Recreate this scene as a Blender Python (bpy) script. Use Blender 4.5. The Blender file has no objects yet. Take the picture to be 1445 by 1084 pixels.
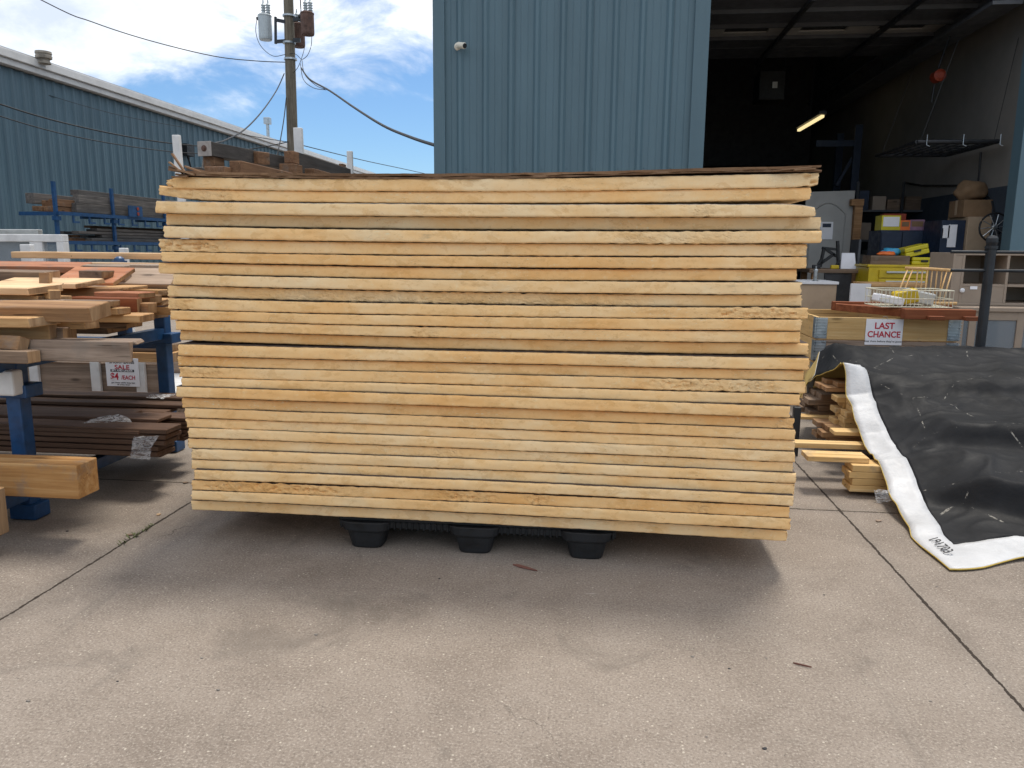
import bpy, bmesh, math, random
from mathutils import Vector, Matrix, noise
random.seed(7)
SC = bpy.context.scene
COL = SC.collection
# ---------------------------------------------------------------- camera
F, W, H = 1080.0, 1445.0, 1084.0          # focal length and photo size in pixels
EYE = Vector((0, 0, 1.25))
_d = Vector(((845.0 - W/2)/F, -(352.0 - H/2)/F, -1)).normalized()   # world +Y seen from the camera
_u = Vector((math.sin(.027), math.cos(.027), 0))
_u = (_u - _d*_u.dot(_d)).normalized()
_x = _d.cross(_u)
ROT = Matrix((_x, _d, _u))                # camera -> world
cam_data = bpy.data.cameras.new('camera')
cam_data.sensor_width = 36
cam_data.lens = 36*F/W
cam_data.clip_start, cam_data.clip_end = .05, 2000
cam = bpy.data.objects.new('camera', cam_data)
COL.objects.link(cam)
cam.matrix_world = Matrix.Translation(EYE) @ ROT.to_4x4()
SC.camera = cam
# ---------------------------------------------------------------- light
SUN_DIR = Vector((.14, .30, .95)).normalized()
sun_el, sun_az = math.asin(SUN_DIR.z), math.atan2(SUN_DIR.x, SUN_DIR.y)
sun = bpy.data.lights.new('sun', 'SUN')
sun.energy, sun.angle, sun.color = 2.2, math.radians(14), (1, .93, .82)
so = bpy.data.objects.new('sun', sun)
COL.objects.link(so)
so.rotation_euler = SUN_DIR.to_track_quat('Z', 'Y').to_euler()
SC.view_settings.view_transform = 'Standard'
SC.view_settings.look = 'None'
SC.view_settings.exposure = 0.52
SC.view_settings.gamma = 1
SC.render.engine = 'CYCLES'
SC.cycles.use_denoising = True
SC.cycles.max_bounces = 8

world = bpy.data.worlds.new('World')
SC.world = world
world.use_nodes = True


class NT:
    """small helper to write node trees"""
    def __init__(s, tree):
        s.t = tree

    def n(s, kind, **kw):
        nd = s.t.nodes.new(kind)
        for k, v in kw.items():
            setattr(nd, k, v)
        return nd

    def put(s, sock, v):
        if isinstance(v, bpy.types.NodeSocket):
            s.t.links.new(v, sock)
        elif v is not None:
            if sock.type == 'RGBA' and len(v) == 3:
                v = (*v, 1)
            sock.default_value = v

    def math(s, op, a, b=None, c=None, clamp=False):
        nd = s.n('ShaderNodeMath', operation=op, use_clamp=clamp)
        for i, v in enumerate((a, b, c)):
            s.put(nd.inputs[i], v)
        return nd.outputs[0]

    def vmath(s, op, a, b=None):
        nd = s.n('ShaderNodeVectorMath', operation=op)
        s.put(nd.inputs[0], a)
        s.put(nd.inputs[1], b)
        return nd.outputs[0]

    def noise(s, vec, scale, detail=6, rough=.6, dist=0):
        nd = s.n('ShaderNodeTexNoise')
        s.put(nd.inputs['Vector'], vec)
        nd.inputs['Scale'].default_value = scale
        nd.inputs['Detail'].default_value = detail
        nd.inputs['Roughness'].default_value = rough
        nd.inputs['Distortion'].default_value = dist
        return nd.outputs[0]

    def voro(s, vec, scale, out='Distance'):
        nd = s.n('ShaderNodeTexVoronoi')
        s.put(nd.inputs['Vector'], vec)
        nd.inputs['Scale'].default_value = scale
        return nd.outputs[out]

    def ramp(s, fac, stops, mode='LINEAR'):
        nd = s.n('ShaderNodeValToRGB')
        nd.color_ramp.interpolation = mode
        el = nd.color_ramp.elements
        while len(el) < len(stops):
            el.new(.5)
        for e, (p, c) in zip(el, stops):
            e.position = p
            e.color = (*c, 1) if not isinstance(c, (int, float)) else (c, c, c, 1)
        s.put(nd.inputs[0], fac)
        return nd.outputs[0]

    def mix(s, fac, a, b, mode='MIX'):
        nd = s.n('ShaderNodeMix', data_type='RGBA', blend_type=mode)
        s.put(nd.inputs[0], fac)
        s.put(nd.inputs[6], a)
        s.put(nd.inputs[7], b)
        return nd.outputs[2]

    def maprange(s, v, a, b, c=0, d=1, smooth=True):
        nd = s.n('ShaderNodeMapRange', interpolation_type='SMOOTHSTEP' if smooth else 'LINEAR')
        for i, q in enumerate((v, a, b, c, d)):
            s.put(nd.inputs[i], q)
        return nd.outputs[0]

    def scale(s, vec, sc):
        nd = s.n('ShaderNodeMapping')
        s.put(nd.inputs['Vector'], vec)
        nd.inputs['Scale'].default_value = sc
        return nd.outputs[0]

    def bump(s, h, strength, dist=.01):
        nd = s.n('ShaderNodeBump')
        nd.inputs['Strength'].default_value = strength
        nd.inputs['Distance'].default_value = dist
        s.put(nd.inputs['Height'], h)
        return nd.outputs[0]


def build_world():
    t = NT(world.node_tree)
    world.node_tree.nodes.clear()
    sky = t.n('ShaderNodeTexSky', sky_type='NISHITA')
    sky.sun_disc = False
    sky.sun_elevation, sky.sun_rotation = sun_el, sun_az
    sky.air_density, sky.dust_density, sky.ozone_density = 1.0, .4, 2.5
    g = t.n('ShaderNodeTexCoord').outputs['Generated']
    sp = t.n('ShaderNodeSeparateXYZ')
    t.put(sp.inputs[0], g)
    x, y, z = sp.outputs
    zz = t.math('ADD', t.math('MAXIMUM', z, 0), .26)
    cb = t.n('ShaderNodeCombineXYZ')
    t.put(cb.inputs[0], t.math('DIVIDE', x, zz))
    t.put(cb.inputs[1], t.math('DIVIDE', y, zz))
    p = cb.outputs[0]
    p = t.vmath('ADD', p, (3.1, 1.7, 0.0))
    big = t.noise(p, .9, 4, .5)
    fine = t.noise(t.vmath('ADD', p, (7, 3, 2)), 3.2, 9, .62, .4)
    dens = t.math('ADD', t.math('MULTIPLY', big, .6), t.math('MULTIPLY', fine, .55))
    lift = t.maprange(z, .12, .24, -.10, .135)
    dens = t.math('ADD', dens, lift)
    mask = t.maprange(dens, .53, .74)
    shade = t.noise(t.vmath('ADD', p, (1.3, 9, 5)), 2.1, 8, .6, .3)
    cloud = t.ramp(shade, [(.36, (6.4, 7.2, 8.6)), (.50, (9.6, 10.0, 10.5)), (.60, (11.8, 11.8, 11.9))])
    blue = t.mix(1.0, sky.outputs[0], (.76, .96, 1.15), 'MULTIPLY')
    col = t.mix(mask, blue, cloud)
    bg = t.n('ShaderNodeBackground')
    t.put(bg.inputs[0], col)
    bg.inputs[1].default_value = .085
    out = t.n('ShaderNodeOutputWorld')
    t.t.links.new(bg.outputs[0], out.inputs[0])


build_world()


# ---------------------------------------------------------------- placing
def ray(px, py):
    return ROT @ Vector(((px - W/2)/F, -(py - H/2)/F, -1))


def at(px, py, Y=None, X=None, Z=None):
    """the point seen at a photo pixel, at a known distance Y (or side X, or height Z)"""
    w = ray(px, py)
    k = Y/w.y if Y is not None else X/w.x if X is not None else (Z - EYE.z)/w.z
    return EYE + w*k


# ---------------------------------------------------------------- materials
MATS = {}


def newmat(name, rough=.6, metal=0.0, spec=.5):
    m = bpy.data.materials.new(name)
    m.use_nodes = True
    b = m.node_tree.nodes['Principled BSDF']
    b.inputs['Roughness'].default_value = rough
    b.inputs['Metallic'].default_value = metal
    b.inputs['Specular IOR Level'].default_value = spec
    MATS[name] = m
    return m, NT(m.node_tree), b


def objvec(t, jitter=40):
    tc = t.n('ShaderNodeTexCoord').outputs['Object']
    r = t.n('ShaderNodeObjectInfo').outputs['Random']
    return t.vmath('ADD', tc, t.math('MULTIPLY', r, jitter)), r


def plain(name, col, rough=.5, metal=0.0, var=.25, scale=9, bump=.15, spec=.5):
    """paint, plastic or metal with uneven tone, dirt and slight bumps"""
    m, t, b = newmat(name, rough, metal, spec)
    v, r = objvec(t)
    f = t.noise(v, scale, 7, .65)
    lo = tuple(c*(1 - var) for c in col)
    hi = tuple(min(1, c*(1 + var*.7)) for c in col)
    t.put(b.inputs['Base Color'], t.ramp(f, [(.3, lo), (.5, col), (.72, hi)]))
    t.put(b.inputs['Roughness'], t.maprange(t.noise(v, scale*2.3, 5, .6), .3, .7, max(.05, rough - .12), min(1, rough + .12)))
    if bump:
        t.put(b.inputs['Normal'], t.bump(t.noise(v, scale*14, 4, .6), bump, .003))
    return m


def wood(name, lo, mid, hi, axis=0, rough=.75, grain=1.0, knots=True, vary=.35):
    """sawn timber: streaks along the grain, knots, tone differing from board to board"""
    m, t, b = newmat(name, rough, spec=.3)
    v, r = objvec(t)
    st = [26*grain]*3
    st[axis] = 1.3*grain
    g = t.noise(t.scale(v, st), 1.0, 7, .62, .6)
    st2 = [95*grain]*3
    st2[axis] = 4*grain
    g2 = t.noise(t.scale(v, st2), 1.0, 4, .6)
    patch = t.noise(v, 2.6, 5, .6)
    f = t.math('ADD', t.math('MULTIPLY', g, .6), t.math('ADD', t.math('MULTIPLY', g2, .2), t.math('MULTIPLY', patch, .25)))
    c = t.ramp(f, [(.36, lo), (.53, mid), (.70, hi)])
    if knots:
        st3 = [9, 9, 9]
        st3[axis] = 2.6
        k = t.voro(t.scale(v, st3), 1.0)
        c = t.mix(t.maprange(k, .04, .16, .75, 0), c, tuple(q*.4 for q in lo))
    tone = t.math('ADD', 1 - vary/2, t.math('MULTIPLY', r, vary))
    tn = t.n('ShaderNodeCombineColor')
    for i in range(3):
        t.put(tn.inputs[i], tone)
    c = t.mix(1.0, c, tn.outputs[0], 'MULTIPLY')
    if knots:                                    # cracks, nail stains and grey weathering
        st4 = [60, 60, 60]
        st4[axis] = 1.6
        ck = t.noise(t.scale(v, st4), 1.0, 3, .5)
        c = t.mix(t.maprange(ck, .66, .70, 0, .7), c, tuple(q*.3 for q in lo))
        c = t.mix(t.maprange(t.noise(v, 5.5, 6, .7), .54, .68, 0, .45), c, (.20, .17, .145))
        c = t.mix(t.math('LESS_THAN', t.voro(v, 11), .035), c, (.03, .022, .018))
    t.put(b.inputs['Base Color'], c)
    t.put(b.inputs['Normal'], t.bump(t.math('ADD', g, t.math('MULTIPLY', g2, .6)), .45, .004))
    return m


def emit(name, col, strength):
    m, t, b = newmat(name)
    b.inputs['Base Color'].default_value = (*col, 1)
    b.inputs['Emission Color'].default_value = (*col, 1)
    b.inputs['Emission Strength'].default_value = strength
    return m


def make_concrete():
    m, t, b = newmat('concrete', .85, spec=.3)
    tc = t.n('ShaderNodeTexCoord').outputs['Object']
    sp = t.n('ShaderNodeSeparateXYZ')
    t.put(sp.inputs[0], tc)
    big = t.noise(tc, .55, 6, .62, .5)
    mid = t.noise(tc, 3.4, 8, .66, .3)
    finen = t.noise(tc, 46, 6, .78)
    f = t.math('ADD', t.math('MULTIPLY', big, .38), t.math('ADD', t.math('MULTIPLY', mid, .32), t.math('MULTIPLY', finen, .30)))
    c = t.ramp(f, [(.36, (.158, .128, .105)), (.5, (.246, .207, .174)), (.64, (.308, .266, .228))])
    # aggregate: pale and dark grains
    grain = t.noise(tc, 135, 4, .72)
    c = t.mix(t.maprange(grain, .53, .64, 0, .52), c, (.46, .42, .37))
    c = t.mix(t.maprange(grain, .47, .36, 0, .52), c, (.085, .072, .062))
    v1 = t.n('ShaderNodeTexVoronoi')
    t.put(v1.inputs['Vector'], tc)
    v1.inputs['Scale'].default_value = 85
    pick = t.n('ShaderNodeSeparateXYZ')
    t.put(pick.inputs[0], v1.outputs['Color'])
    spk = t.math('MULTIPLY', t.math('LESS_THAN', v1.outputs['Distance'], .26), t.math('GREATER_THAN', pick.outputs[0], .95))
    c = t.mix(t.math('MULTIPLY', spk, .55), c, (.62, .57, .48))
    spd = t.math('MULTIPLY', t.math('LESS_THAN', v1.outputs['Distance'], .2), t.math('LESS_THAN', pick.outputs[1], .06))
    c = t.mix(t.math('MULTIPLY', spd, .8), c, (.10, .09, .08))
    # scuffs and chalky scratches
    sc = t.noise(t.scale(tc, (1.2, 5.5, 1)), 2.2, 9, .75, 1.5)
    c = t.mix(t.maprange(sc, .64, .75, 0, .5), c, (.48, .45, .42))
    st = t.noise(t.vmath('ADD', tc, (31, 7, 0)), 1.7, 6, .7, .8)
    c = t.mix(t.maprange(st, .56, .72, 0, .5), c, (.11, .095, .082))
    # tyre drags and hairline cracks
    ty = t.noise(t.scale(t.vmath('ADD', tc, (3, 9, 0)), (3.5, .35, 1)), 1.3, 7, .65, .6)
    c = t.mix(t.maprange(ty, .58, .72, 0, .35), c, (.12, .105, .092))
    hc = t.n('ShaderNodeTexVoronoi', feature='DISTANCE_TO_EDGE')
    wv_ = t.n('ShaderNodeTexNoise')
    t.put(wv_.inputs['Vector'], tc)
    wv_.inputs['Scale'].default_value = 3.0
    wv_.inputs['Detail'].default_value = 8
    t.put(hc.inputs['Vector'], t.vmath('ADD', tc, t.vmath('MULTIPLY', wv_.outputs[1], (.5, .5, 0))))
    hc.inputs['Scale'].default_value = .42
    hl = t.math('MULTIPLY', t.math('LESS_THAN', hc.outputs['Distance'], .0011), t.maprange(t.noise(tc, .9, 3, .5), .52, .6))
    c = t.mix(t.math('MULTIPLY', hl, .7), c, (.05, .042, .036))
    # control joints: a grid of sawn lines with crumbled edges
    wob = t.math('MULTIPLY', t.math('SUBTRACT', t.noise(tc, 9, 6, .75), .5), .02)
    def line(co, off, step):
        q = t.math('ADD', t.math('ADD', co, -off + step*40), wob)
        q = t.math('MODULO', q, step)
        return t.math('MINIMUM', q, t.math('SUBTRACT', step, q))
    dx = line(sp.outputs[0], -1.979, 3.186)
    dy = line(sp.outputs[1], 3.735, 3.3)
    d = t.math('MINIMUM', dx, dy)
    wd = t.math('ADD', .0042, t.math('MULTIPLY', t.math('SUBTRACT', t.noise(tc, 22, 5, .8), .42), .020))
    wd = t.math('MAXIMUM', wd, .003)
    jt = t.math('LESS_THAN', d, wd)
    c = t.mix(t.maprange(d, .012, .07, .25, 0), c, (.17, .15, .13))
    c = t.mix(jt, c, (.035, .026, .02))
    t.put(b.inputs['Base Color'], c)
    hgt = t.math('ADD', t.math('MULTIPLY', grain, .5), t.math('ADD', finen, t.math('MULTIPLY', jt, -6)))
    t.put(b.inputs['Normal'], t.bump(hgt, .55, .004))
    return m


def make_foam():
    m, t, b = newmat('foam', .9, spec=.15)
    tc = t.n('ShaderNodeTexCoord').outputs['Object']
    r = t.n('ShaderNodeObjectInfo').outputs['Random']
    v = t.vmath('ADD', tc, t.math('MULTIPLY', r, 60))
    at_ = t.n('ShaderNodeAttribute', attribute_type='OBJECT', attribute_name='weathering').outputs['Fac']
    tone = t.noise(t.scale(v, (3.6, 4, 5)), 1.0, 7, .6)
    base = t.ramp(t.math('ADD', tone, t.math('MULTIPLY', t.math('SUBTRACT', at_, .5), .38)),
                  [(.18, (.92, .72, .45)), (.50, (.91, .595, .285)), (.84, (.84, .44, .145))])
    # water stains with a scalloped rim
    st = t.noise(t.scale(v, (9, 8, 20)), 1.0, 8, .70, .4)
    edge = t.math('MULTIPLY', t.maprange(st, .55, .58), t.maprange(st, .68, .57))
    base = t.mix(t.math('MULTIPLY', t.maprange(st, .54, .70), .34), base, (.66, .36, .10))
    base = t.mix(t.math('MULTIPLY', edge, .16), base, (.46, .22, .06))
    fl = t.noise(t.scale(v, (34, 30, 42)), 1.0, 8, .75)
    base = t.mix(t.maprange(fl, .54, .72, 0, .38), base, (.50, .27, .085))
    base = t.mix(t.maprange(fl, .46, .30, 0, .35), base, (.90, .76, .48))
    # greyish dirt on the paler boards
    dirt = t.noise(t.scale(v, (6, 6, 18)), 1.0, 7, .7)
    base = t.mix(t.math('MULTIPLY', t.maprange(dirt, .60, .78), t.maprange(at_, .7, .1, .1, .55)), base, (.30, .25, .17))
    # torn, pitted skin
    pit = t.noise(t.scale(v, (45, 60, 110)), 1.0, 5, .75)
    where = t.maprange(t.noise(t.scale(v, (4, 4, 4)), 1.0, 3, .5), .50, .64)
    base = t.mix(t.math('MULTIPLY', t.math('MULTIPLY', t.maprange(pit, .60, .70), where), .6), base, (.33, .18, .06))
    base = t.mix(t.math('MULTIPLY', t.math('MULTIPLY', t.maprange(pit, .42, .34), where), .65), base, (.84, .75, .52))
    t.put(b.inputs['Base Color'], base)
    tn_ = t.n('ShaderNodeAttribute', attribute_name='torn').outputs['Fac']
    crumb = t.noise(v, 70, 6, .75)
    base = t.mix(t.math('MULTIPLY', tn_, t.maprange(crumb, .42, .58, .15, .95)), base, (.94, .86, .60))
    base = t.mix(t.math('MULTIPLY', tn_, t.maprange(crumb, .46, .34, 0, .8)), base, (.42, .22, .06))
    comb = t.noise(t.scale(v, (110, 30, 22)), 1.0, 6, .7)
    h = t.math('ADD', t.math('MULTIPLY', t.math('MULTIPLY', crumb, tn_), 2.5), t.math('MULTIPLY', comb, .5))
    h = t.math('ADD', h, t.math('MULTIPLY', t.math('MULTIPLY', pit, where), 1.2))
    t.put(b.inputs['Normal'], t.bump(h, .6, .006))
    return m


def make_tarp():
    m, t, b = newmat('tarp_black', .62, spec=.17)
    tc = t.n('ShaderNodeTexCoord').outputs['Object']
    f = t.noise(tc, 1.8, 7, .65, .5)
    c = t.ramp(f, [(.35, (.008, .0085, .010)), (.6, (.015, .016, .019)), (.78, (.032, .034, .038))])
    # pale scuffs along creases and stray fibres
    sc = t.noise(t.scale(tc, (1.3, 3.2, 3.2)), 3.5, 10, .8, 2.2)
    c = t.mix(t.maprange(sc, .70, .80, 0, .45), c, (.30, .28, .24))
    w = t.n('ShaderNodeTexVoronoi', feature='DISTANCE_TO_EDGE')
    t.put(w.inputs['Vector'], t.vmath('ADD', tc, t.vmath('SCALE', tc)))
    w.inputs['Scale'].default_value = 1.15
    ln = t.math('MULTIPLY', t.math('LESS_THAN', w.outputs['Distance'], .006), t.maprange(t.noise(tc, 14, 5, .8), .52, .62))
    c = t.mix(t.math('MULTIPLY', ln, .6), c, (.38, .36, .32))
    t.put(b.inputs['Base Color'], c)
    t.put(b.inputs['Roughness'], t.maprange(t.noise(tc, 6, 6, .7), .3, .7, .56, .74))
    h = t.math('ADD', t.math('MULTIPLY', t.noise(tc, 4, 4, .5, .5), .6), t.math('MULTIPLY', t.noise(tc, 30, 4, .6), .10))
    t.put(b.inputs['Normal'], t.bump(h, .4, .03))
    return m


def make_siding(name, col):
    m, t, b = newmat(name, .48, spec=.45)
    tc = t.n('ShaderNodeTexCoord').outputs['Object']
    f = t.noise(t.scale(tc, (2.2, 2.2, .35)), 1.0, 7, .65)
    c = t.ramp(f, [(.3, tuple(q*.84 for q in col)), (.55, col), (.8, tuple(q*1.12 for q in col))])
    d = t.noise(t.scale(tc, (9, 9, .6)), 1.0, 6, .7)
    c = t.mix(t.maprange(d, .6, .8, 0, .22), c, tuple(q*.6 + .03 for q in col))
    t.put(b.inputs['Base Color'], c)
    t.put(b.inputs['Normal'], t.bump(t.noise(tc, 1.6, 3, .5), .12, .03))
    return m


def make_clear():
    m, t, b = newmat('plastic_wrap', .12)
    b.inputs['Base Color'].default_value = (.93, .93, .95, 1)
    b.inputs['Alpha'].default_value = .45
    tc = t.n('ShaderNodeTexCoord').outputs['Object']
    t.put(b.inputs['Alpha'], t.maprange(t.noise(t.scale(tc, (20, 20, 60)), 1, 6, .7, 1.5), .35, .65, .12, .75))
    t.put(b.inputs['Normal'], t.bump(t.noise(tc, 40, 6, .6, 2), .8, .02))
    return m


def make_glass():
    m, t, b = newmat('window_glass', .06, spec=.7)
    b.inputs['Base Color'].default_value = (.25, .29, .33, 1)
    b.inputs['Alpha'].default_value = .55
    return m


make_concrete(); make_foam(); make_tarp(); make_clear(); make_glass()
make_siding('siding_right', (.090, .156, .194))
make_siding('siding_left', (.084, .146, .190))
plain('facer', (.075, .055, .045), .9, var=.5, scale=20)
plain('facer_white', (.72, .70, .66), .9, var=.2, scale=20)
plain('blue_steel', (.012, .060, .165), .42, .0, .35, 14)
plain('white_metal', (.66, .66, .66), .5, .0, .18, 9)
plain('white_trim', (.60, .60, .60), .45, .0, .14, 3)
plain('galvanised', (.42, .45, .47), .38, .85, .3, 12)
plain('aluminium', (.55, .55, .53), .4, .6, .2, 9)
plain('black_plastic', (.009, .010, .012), .55, .0, .85, 10, .3)
plain('black_steel', (.020, .023, .028), .45, .2, .35, 12)
plain('dark_grey', (.03, .03, .034), .7, .0, .4, 6)
plain('navy', (.010, .022, .05), .5, .0, .3, 6)
plain('yellow_paint', (.56, .40, .012), .38, .0, .15, 5)
plain('yellow_plastic', (.58, .49, .01), .4, .0, .12, 6)
plain('taupe', (.30, .235, .180), .55, .0, .12, 5)
plain('tan_board', (.40, .295, .20), .65, .0, .12, 5)
plain('white_board', (.72, .72, .74), .5, .0, .08, 6)
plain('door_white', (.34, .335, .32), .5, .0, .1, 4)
plain('paper', (.80, .80, .84), .7, .0, .05, 12, .05)
plain('ink_red', (.48, .010, .035), .7, .0, .1, 30, 0)
plain('ink_black', (.03, .03, .035), .7, .0, .1, 30, 0)
plain('cardboard', (.21, .13, .07), .85, .0, .2, 6)
plain('tarp_white', (.50, .51, .53), .55, .0, .22, 4, .9)
plain('tarp_yellow', (.42, .30, .06), .6, .0, .2, 6)
plain('tarp_back', (.42, .30, .10), .7, .0, .2, 6)
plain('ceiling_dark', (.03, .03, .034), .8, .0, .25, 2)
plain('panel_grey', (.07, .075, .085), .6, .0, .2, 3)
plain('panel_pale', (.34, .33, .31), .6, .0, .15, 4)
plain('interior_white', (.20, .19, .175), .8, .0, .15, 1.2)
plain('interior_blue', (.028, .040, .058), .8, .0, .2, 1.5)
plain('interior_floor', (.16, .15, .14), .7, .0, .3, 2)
plain('red_paint', (.26, .035, .012), .5, .0, .2, 8)
plain('orange_plastic', (.75, .16, .03), .5, .0, .15, 8)
plain('cyan_plastic', (.05, .33, .55), .5, .0, .2, 8)
plain('purple_card', (.25, .14, .22), .7, .0, .3, 14)
plain('transformer_grey', (.40, .44, .46), .45, .2, .12, 8)
plain('rust', (.105, .058, .044), .8, .1, .55, 6)
plain('cable', (.012, .012, .014), .6, .0, .2, 20)
plain('wire_coating', (.62, .60, .48), .5, .0, .15, 20)
plain('camera_white', (.70, .66, .56), .45, .0, .1, 20)
plain('grey_paint_end', (.34, .31, .29), .7, .0, .25, 20)
plain('leaf', (.085, .10, .035), .7, .0, .4, 40)
plain('stone', (.20, .18, .16), .9, .0, .5, 40)
plain('roof_metal', (.42, .43, .44), .45, .3, .2, 2)
plain('masonry', (.26, .235, .20), .9, .0, .5, 6, .5)
wood('pine', (.30, .155, .066), (.49, .29, .13), (.66, .45, .24))
wood('pine_pale', (.48, .30, .16), (.64, .44, .26), (.76, .58, .38))
wood('pine_dark', (.15, .078, .038), (.30, .165, .078), (.44, .275, .145))
wood('fir_red', (.24, .090, .042), (.42, .175, .090), (.56, .28, .165))
wood('old_grey', (.12, .085, .064), (.27, .20, .152), (.42, .33, .262), vary=.2)
wood('red_wood', (.10, .045, .035), (.17, .075, .058), (.25, .12, .09), knots=False)
wood('weathered_tan', (.20, .145, .105), (.37, .275, .205), (.50, .39, .305), vary=.15)
wood('old_brown', (.085, .056, .038), (.18, .122, .083), (.30, .215, .15))
wood('end_grain', (.16, .095, .05), (.32, .205, .115), (.50, .35, .21), axis=2, grain=.7, knots=False)
wood('deck_brown', (.060, .034, .022), (.115, .066, .043), (.165, .10, .068), knots=False)
wood('cedar', (.12, .034, .013), (.22, .066, .026), (.31, .11, .045), knots=False)
wood('spruce', (.44, .27, .10), (.58, .38, .165), (.68, .50, .26))
wood('spruce_depth', (.44, .27, .10), (.58, .38, .165), (.68, .50, .26), axis=1)
wood('beam_gold', (.26, .115, .034), (.42, .215, .075), (.56, .35, .16), vary=.1)
wood('ply', (.10, .055, .030), (.22, .13, .072), (.40, .26, .155), knots=False)
wood('grey_beam', (.040, .036, .034), (.062, .056, .053), (.095, .086, .08), axis=1, knots=False)
wood('old_brown_depth', (.085, .045, .024), (.17, .090, .048), (.27, .155, .085), axis=1)
wood('far_grey', (.05, .047, .046), (.10, .093, .09), (.19, .175, .16), axis=1, knots=False)
wood('pole_wood', (.075, .062, .045), (.145, .124, .094), (.24, .21, .165), axis=2, knots=False, vary=.0)
wood('birch', (.48, .28, .11), (.62, .39, .18), (.70, .50, .26), axis=2, knots=False)


# ---------------------------------------------------------------- mesh building
class MB:
    def __init__(s):
        s.bm = bmesh.new()

    def hexa(s, p):
        """8 corners: 0-3 bottom loop, 4-7 top loop"""
        v = [s.bm.verts.new(q) for q in p]
        for f in ((3, 2, 1, 0), (4, 5, 6, 7), (0, 1, 5, 4), (1, 2, 6, 5), (2, 3, 7, 6), (3, 0, 4, 7)):
            s.bm.faces.new([v[i] for i in f])
        return v

    def box(s, x0, x1, y0, y1, z0, z1):
        return s.hexa([(x0, y0, z0), (x1, y0, z0), (x1, y1, z0), (x0, y1, z0),
                       (x0, y0, z1), (x1, y0, z1), (x1, y1, z1), (x0, y1, z1)])

    def obox(s, c, a, b, d):
        """box about c with half axes a, b, d"""
        c, a, b, d = Vector(c), Vector(a), Vector(b), Vector(d)
        return s.hexa([c-a-b-d, c+a-b-d, c+a+b-d, c-a+b-d, c-a-b+d, c+a-b+d, c+a+b+d, c-a+b+d])

    def bar(s, p, q, w, h, up=(0, 0, 1)):
        p, q = Vector(p), Vector(q)
        d = q - p
        side = d.cross(Vector(up))
        if side.length < 1e-6:
            side = Vector((1, 0, 0))
        side.normalize()
        u = side.cross(d).normalized()
        return s.obox((p+q)/2, d/2, side*w/2, u*h/2)

    def tube(s, pts, r, n=7, r1=None):
        pts = [Vector(p) for p in pts]
        rings = []
        for i, p in enumerate(pts):
            d = (pts[min(i+1, len(pts)-1)] - pts[max(i-1, 0)]).normalized()
            a = d.cross(Vector((0, 0, 1)) if abs(d.z) < .9 else Vector((1, 0, 0))).normalized()
            b = d.cross(a)
            rr = r if r1 is None else r + (r1 - r)*i/(len(pts) - 1)
            rings.append([s.bm.verts.new(p + (a*math.cos(k*2*math.pi/n) + b*math.sin(k*2*math.pi/n))*rr) for k in range(n)])
        for A, B in zip(rings, rings[1:]):
            for k in range(n):
                s.bm.faces.new((A[k], A[(k+1) % n], B[(k+1) % n], B[k]))
        s.bm.faces.new(rings[0][::-1])
        s.bm.faces.new(rings[-1])

    def lathe(s, c, prof, n=24, axis=None):
        """prof: (radius, height) pairs from the bottom up"""
        c = Vector(c)
        ax = Vector(axis or (0, 0, 1)).normalized()
        a = ax.orthogonal().normalized()
        b = ax.cross(a)
        rings = []
        for r, z in prof:
            rings.append([s.bm.verts.new(c + ax*z + (a*math.cos(k*2*math.pi/n) + b*math.sin(k*2*math.pi/n))*max(r, 1e-4)) for k in range(n)])
        for A, B in zip(rings, rings[1:]):
            for k in range(n):
                s.bm.faces.new((A[k], A[(k+1) % n], B[(k+1) % n], B[k]))
        s.bm.faces.new(rings[0][::-1])
        s.bm.faces.new(rings[-1])

    def grid(s, rows):
        V = [[s.bm.verts.new(p) for p in r] for r in rows]
        for A, B in zip(V, V[1:]):
            for i in range(len(A) - 1):
                s.bm.faces.new((A[i], A[i+1], B[i+1], B[i]))
        return V

    def prism(s, outline, d):
        """closed outline (list of points) pushed along vector d"""
        d = Vector(d)
        A = [s.bm.verts.new(p) for p in outline]
        B = [s.bm.verts.new(Vector(p) + d) for p in outline]
        s.bm.faces.new(A[::-1])
        s.bm.faces.new(B)
        n = len(A)
        for k in range(n):
            s.bm.faces.new((A[k], A[(k+1) % n], B[(k+1) % n], B[k]))

    def build(s, name, mat, parent=None, bevel=0, smooth=False, solid=0, bseg=2, recalc=True, origin=None):
        bm = s.bm
        bmesh.ops.remove_doubles(bm, verts=bm.verts, dist=1e-6)
        if recalc:
            bmesh.ops.recalc_face_normals(bm, faces=bm.faces)
        vs = [v.co for v in bm.verts]
        lo = Vector((min(v[i] for v in vs) for i in range(3)))
        hi = Vector((max(v[i] for v in vs) for i in range(3)))
        o = Vector(origin) if origin else Vector(((lo.x+hi.x)/2, (lo.y+hi.y)/2, lo.z))
        for v in bm.verts:
            v.co -= o
        me = bpy.data.meshes.new(name)
        if smooth:
            for f in bm.faces:
                f.smooth = True
        bm.to_mesh(me)
        bm.free()
        me.materials.append(MATS[mat])
        ob = bpy.data.objects.new(name, me)
        COL.objects.link(ob)
        base = Vector((0, 0, 0))
        if parent:
            ob.parent = parent
            p = parent
            while p:
                base += p.location
                p = p.parent
        ob.location = o - base
        if solid:
            md = ob.modifiers.new('thickness', 'SOLIDIFY')
            md.thickness = solid
        if bevel:
            md = ob.modifiers.new('edges', 'BEVEL')
            md.width, md.segments, md.limit_method = bevel, bseg, 'ANGLE'
        return ob


def tag(o, label, cat, group=None):
    o['label'], o['category'] = label, cat
    if group:
        o['group'] = group
    return o


def thing(name, label, cat, loc, group=None):
    o = bpy.data.objects.new(name, None)
    o.empty_display_size = .1
    COL.objects.link(o)
    o.location = loc
    return tag(o, label, cat, group)


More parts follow.
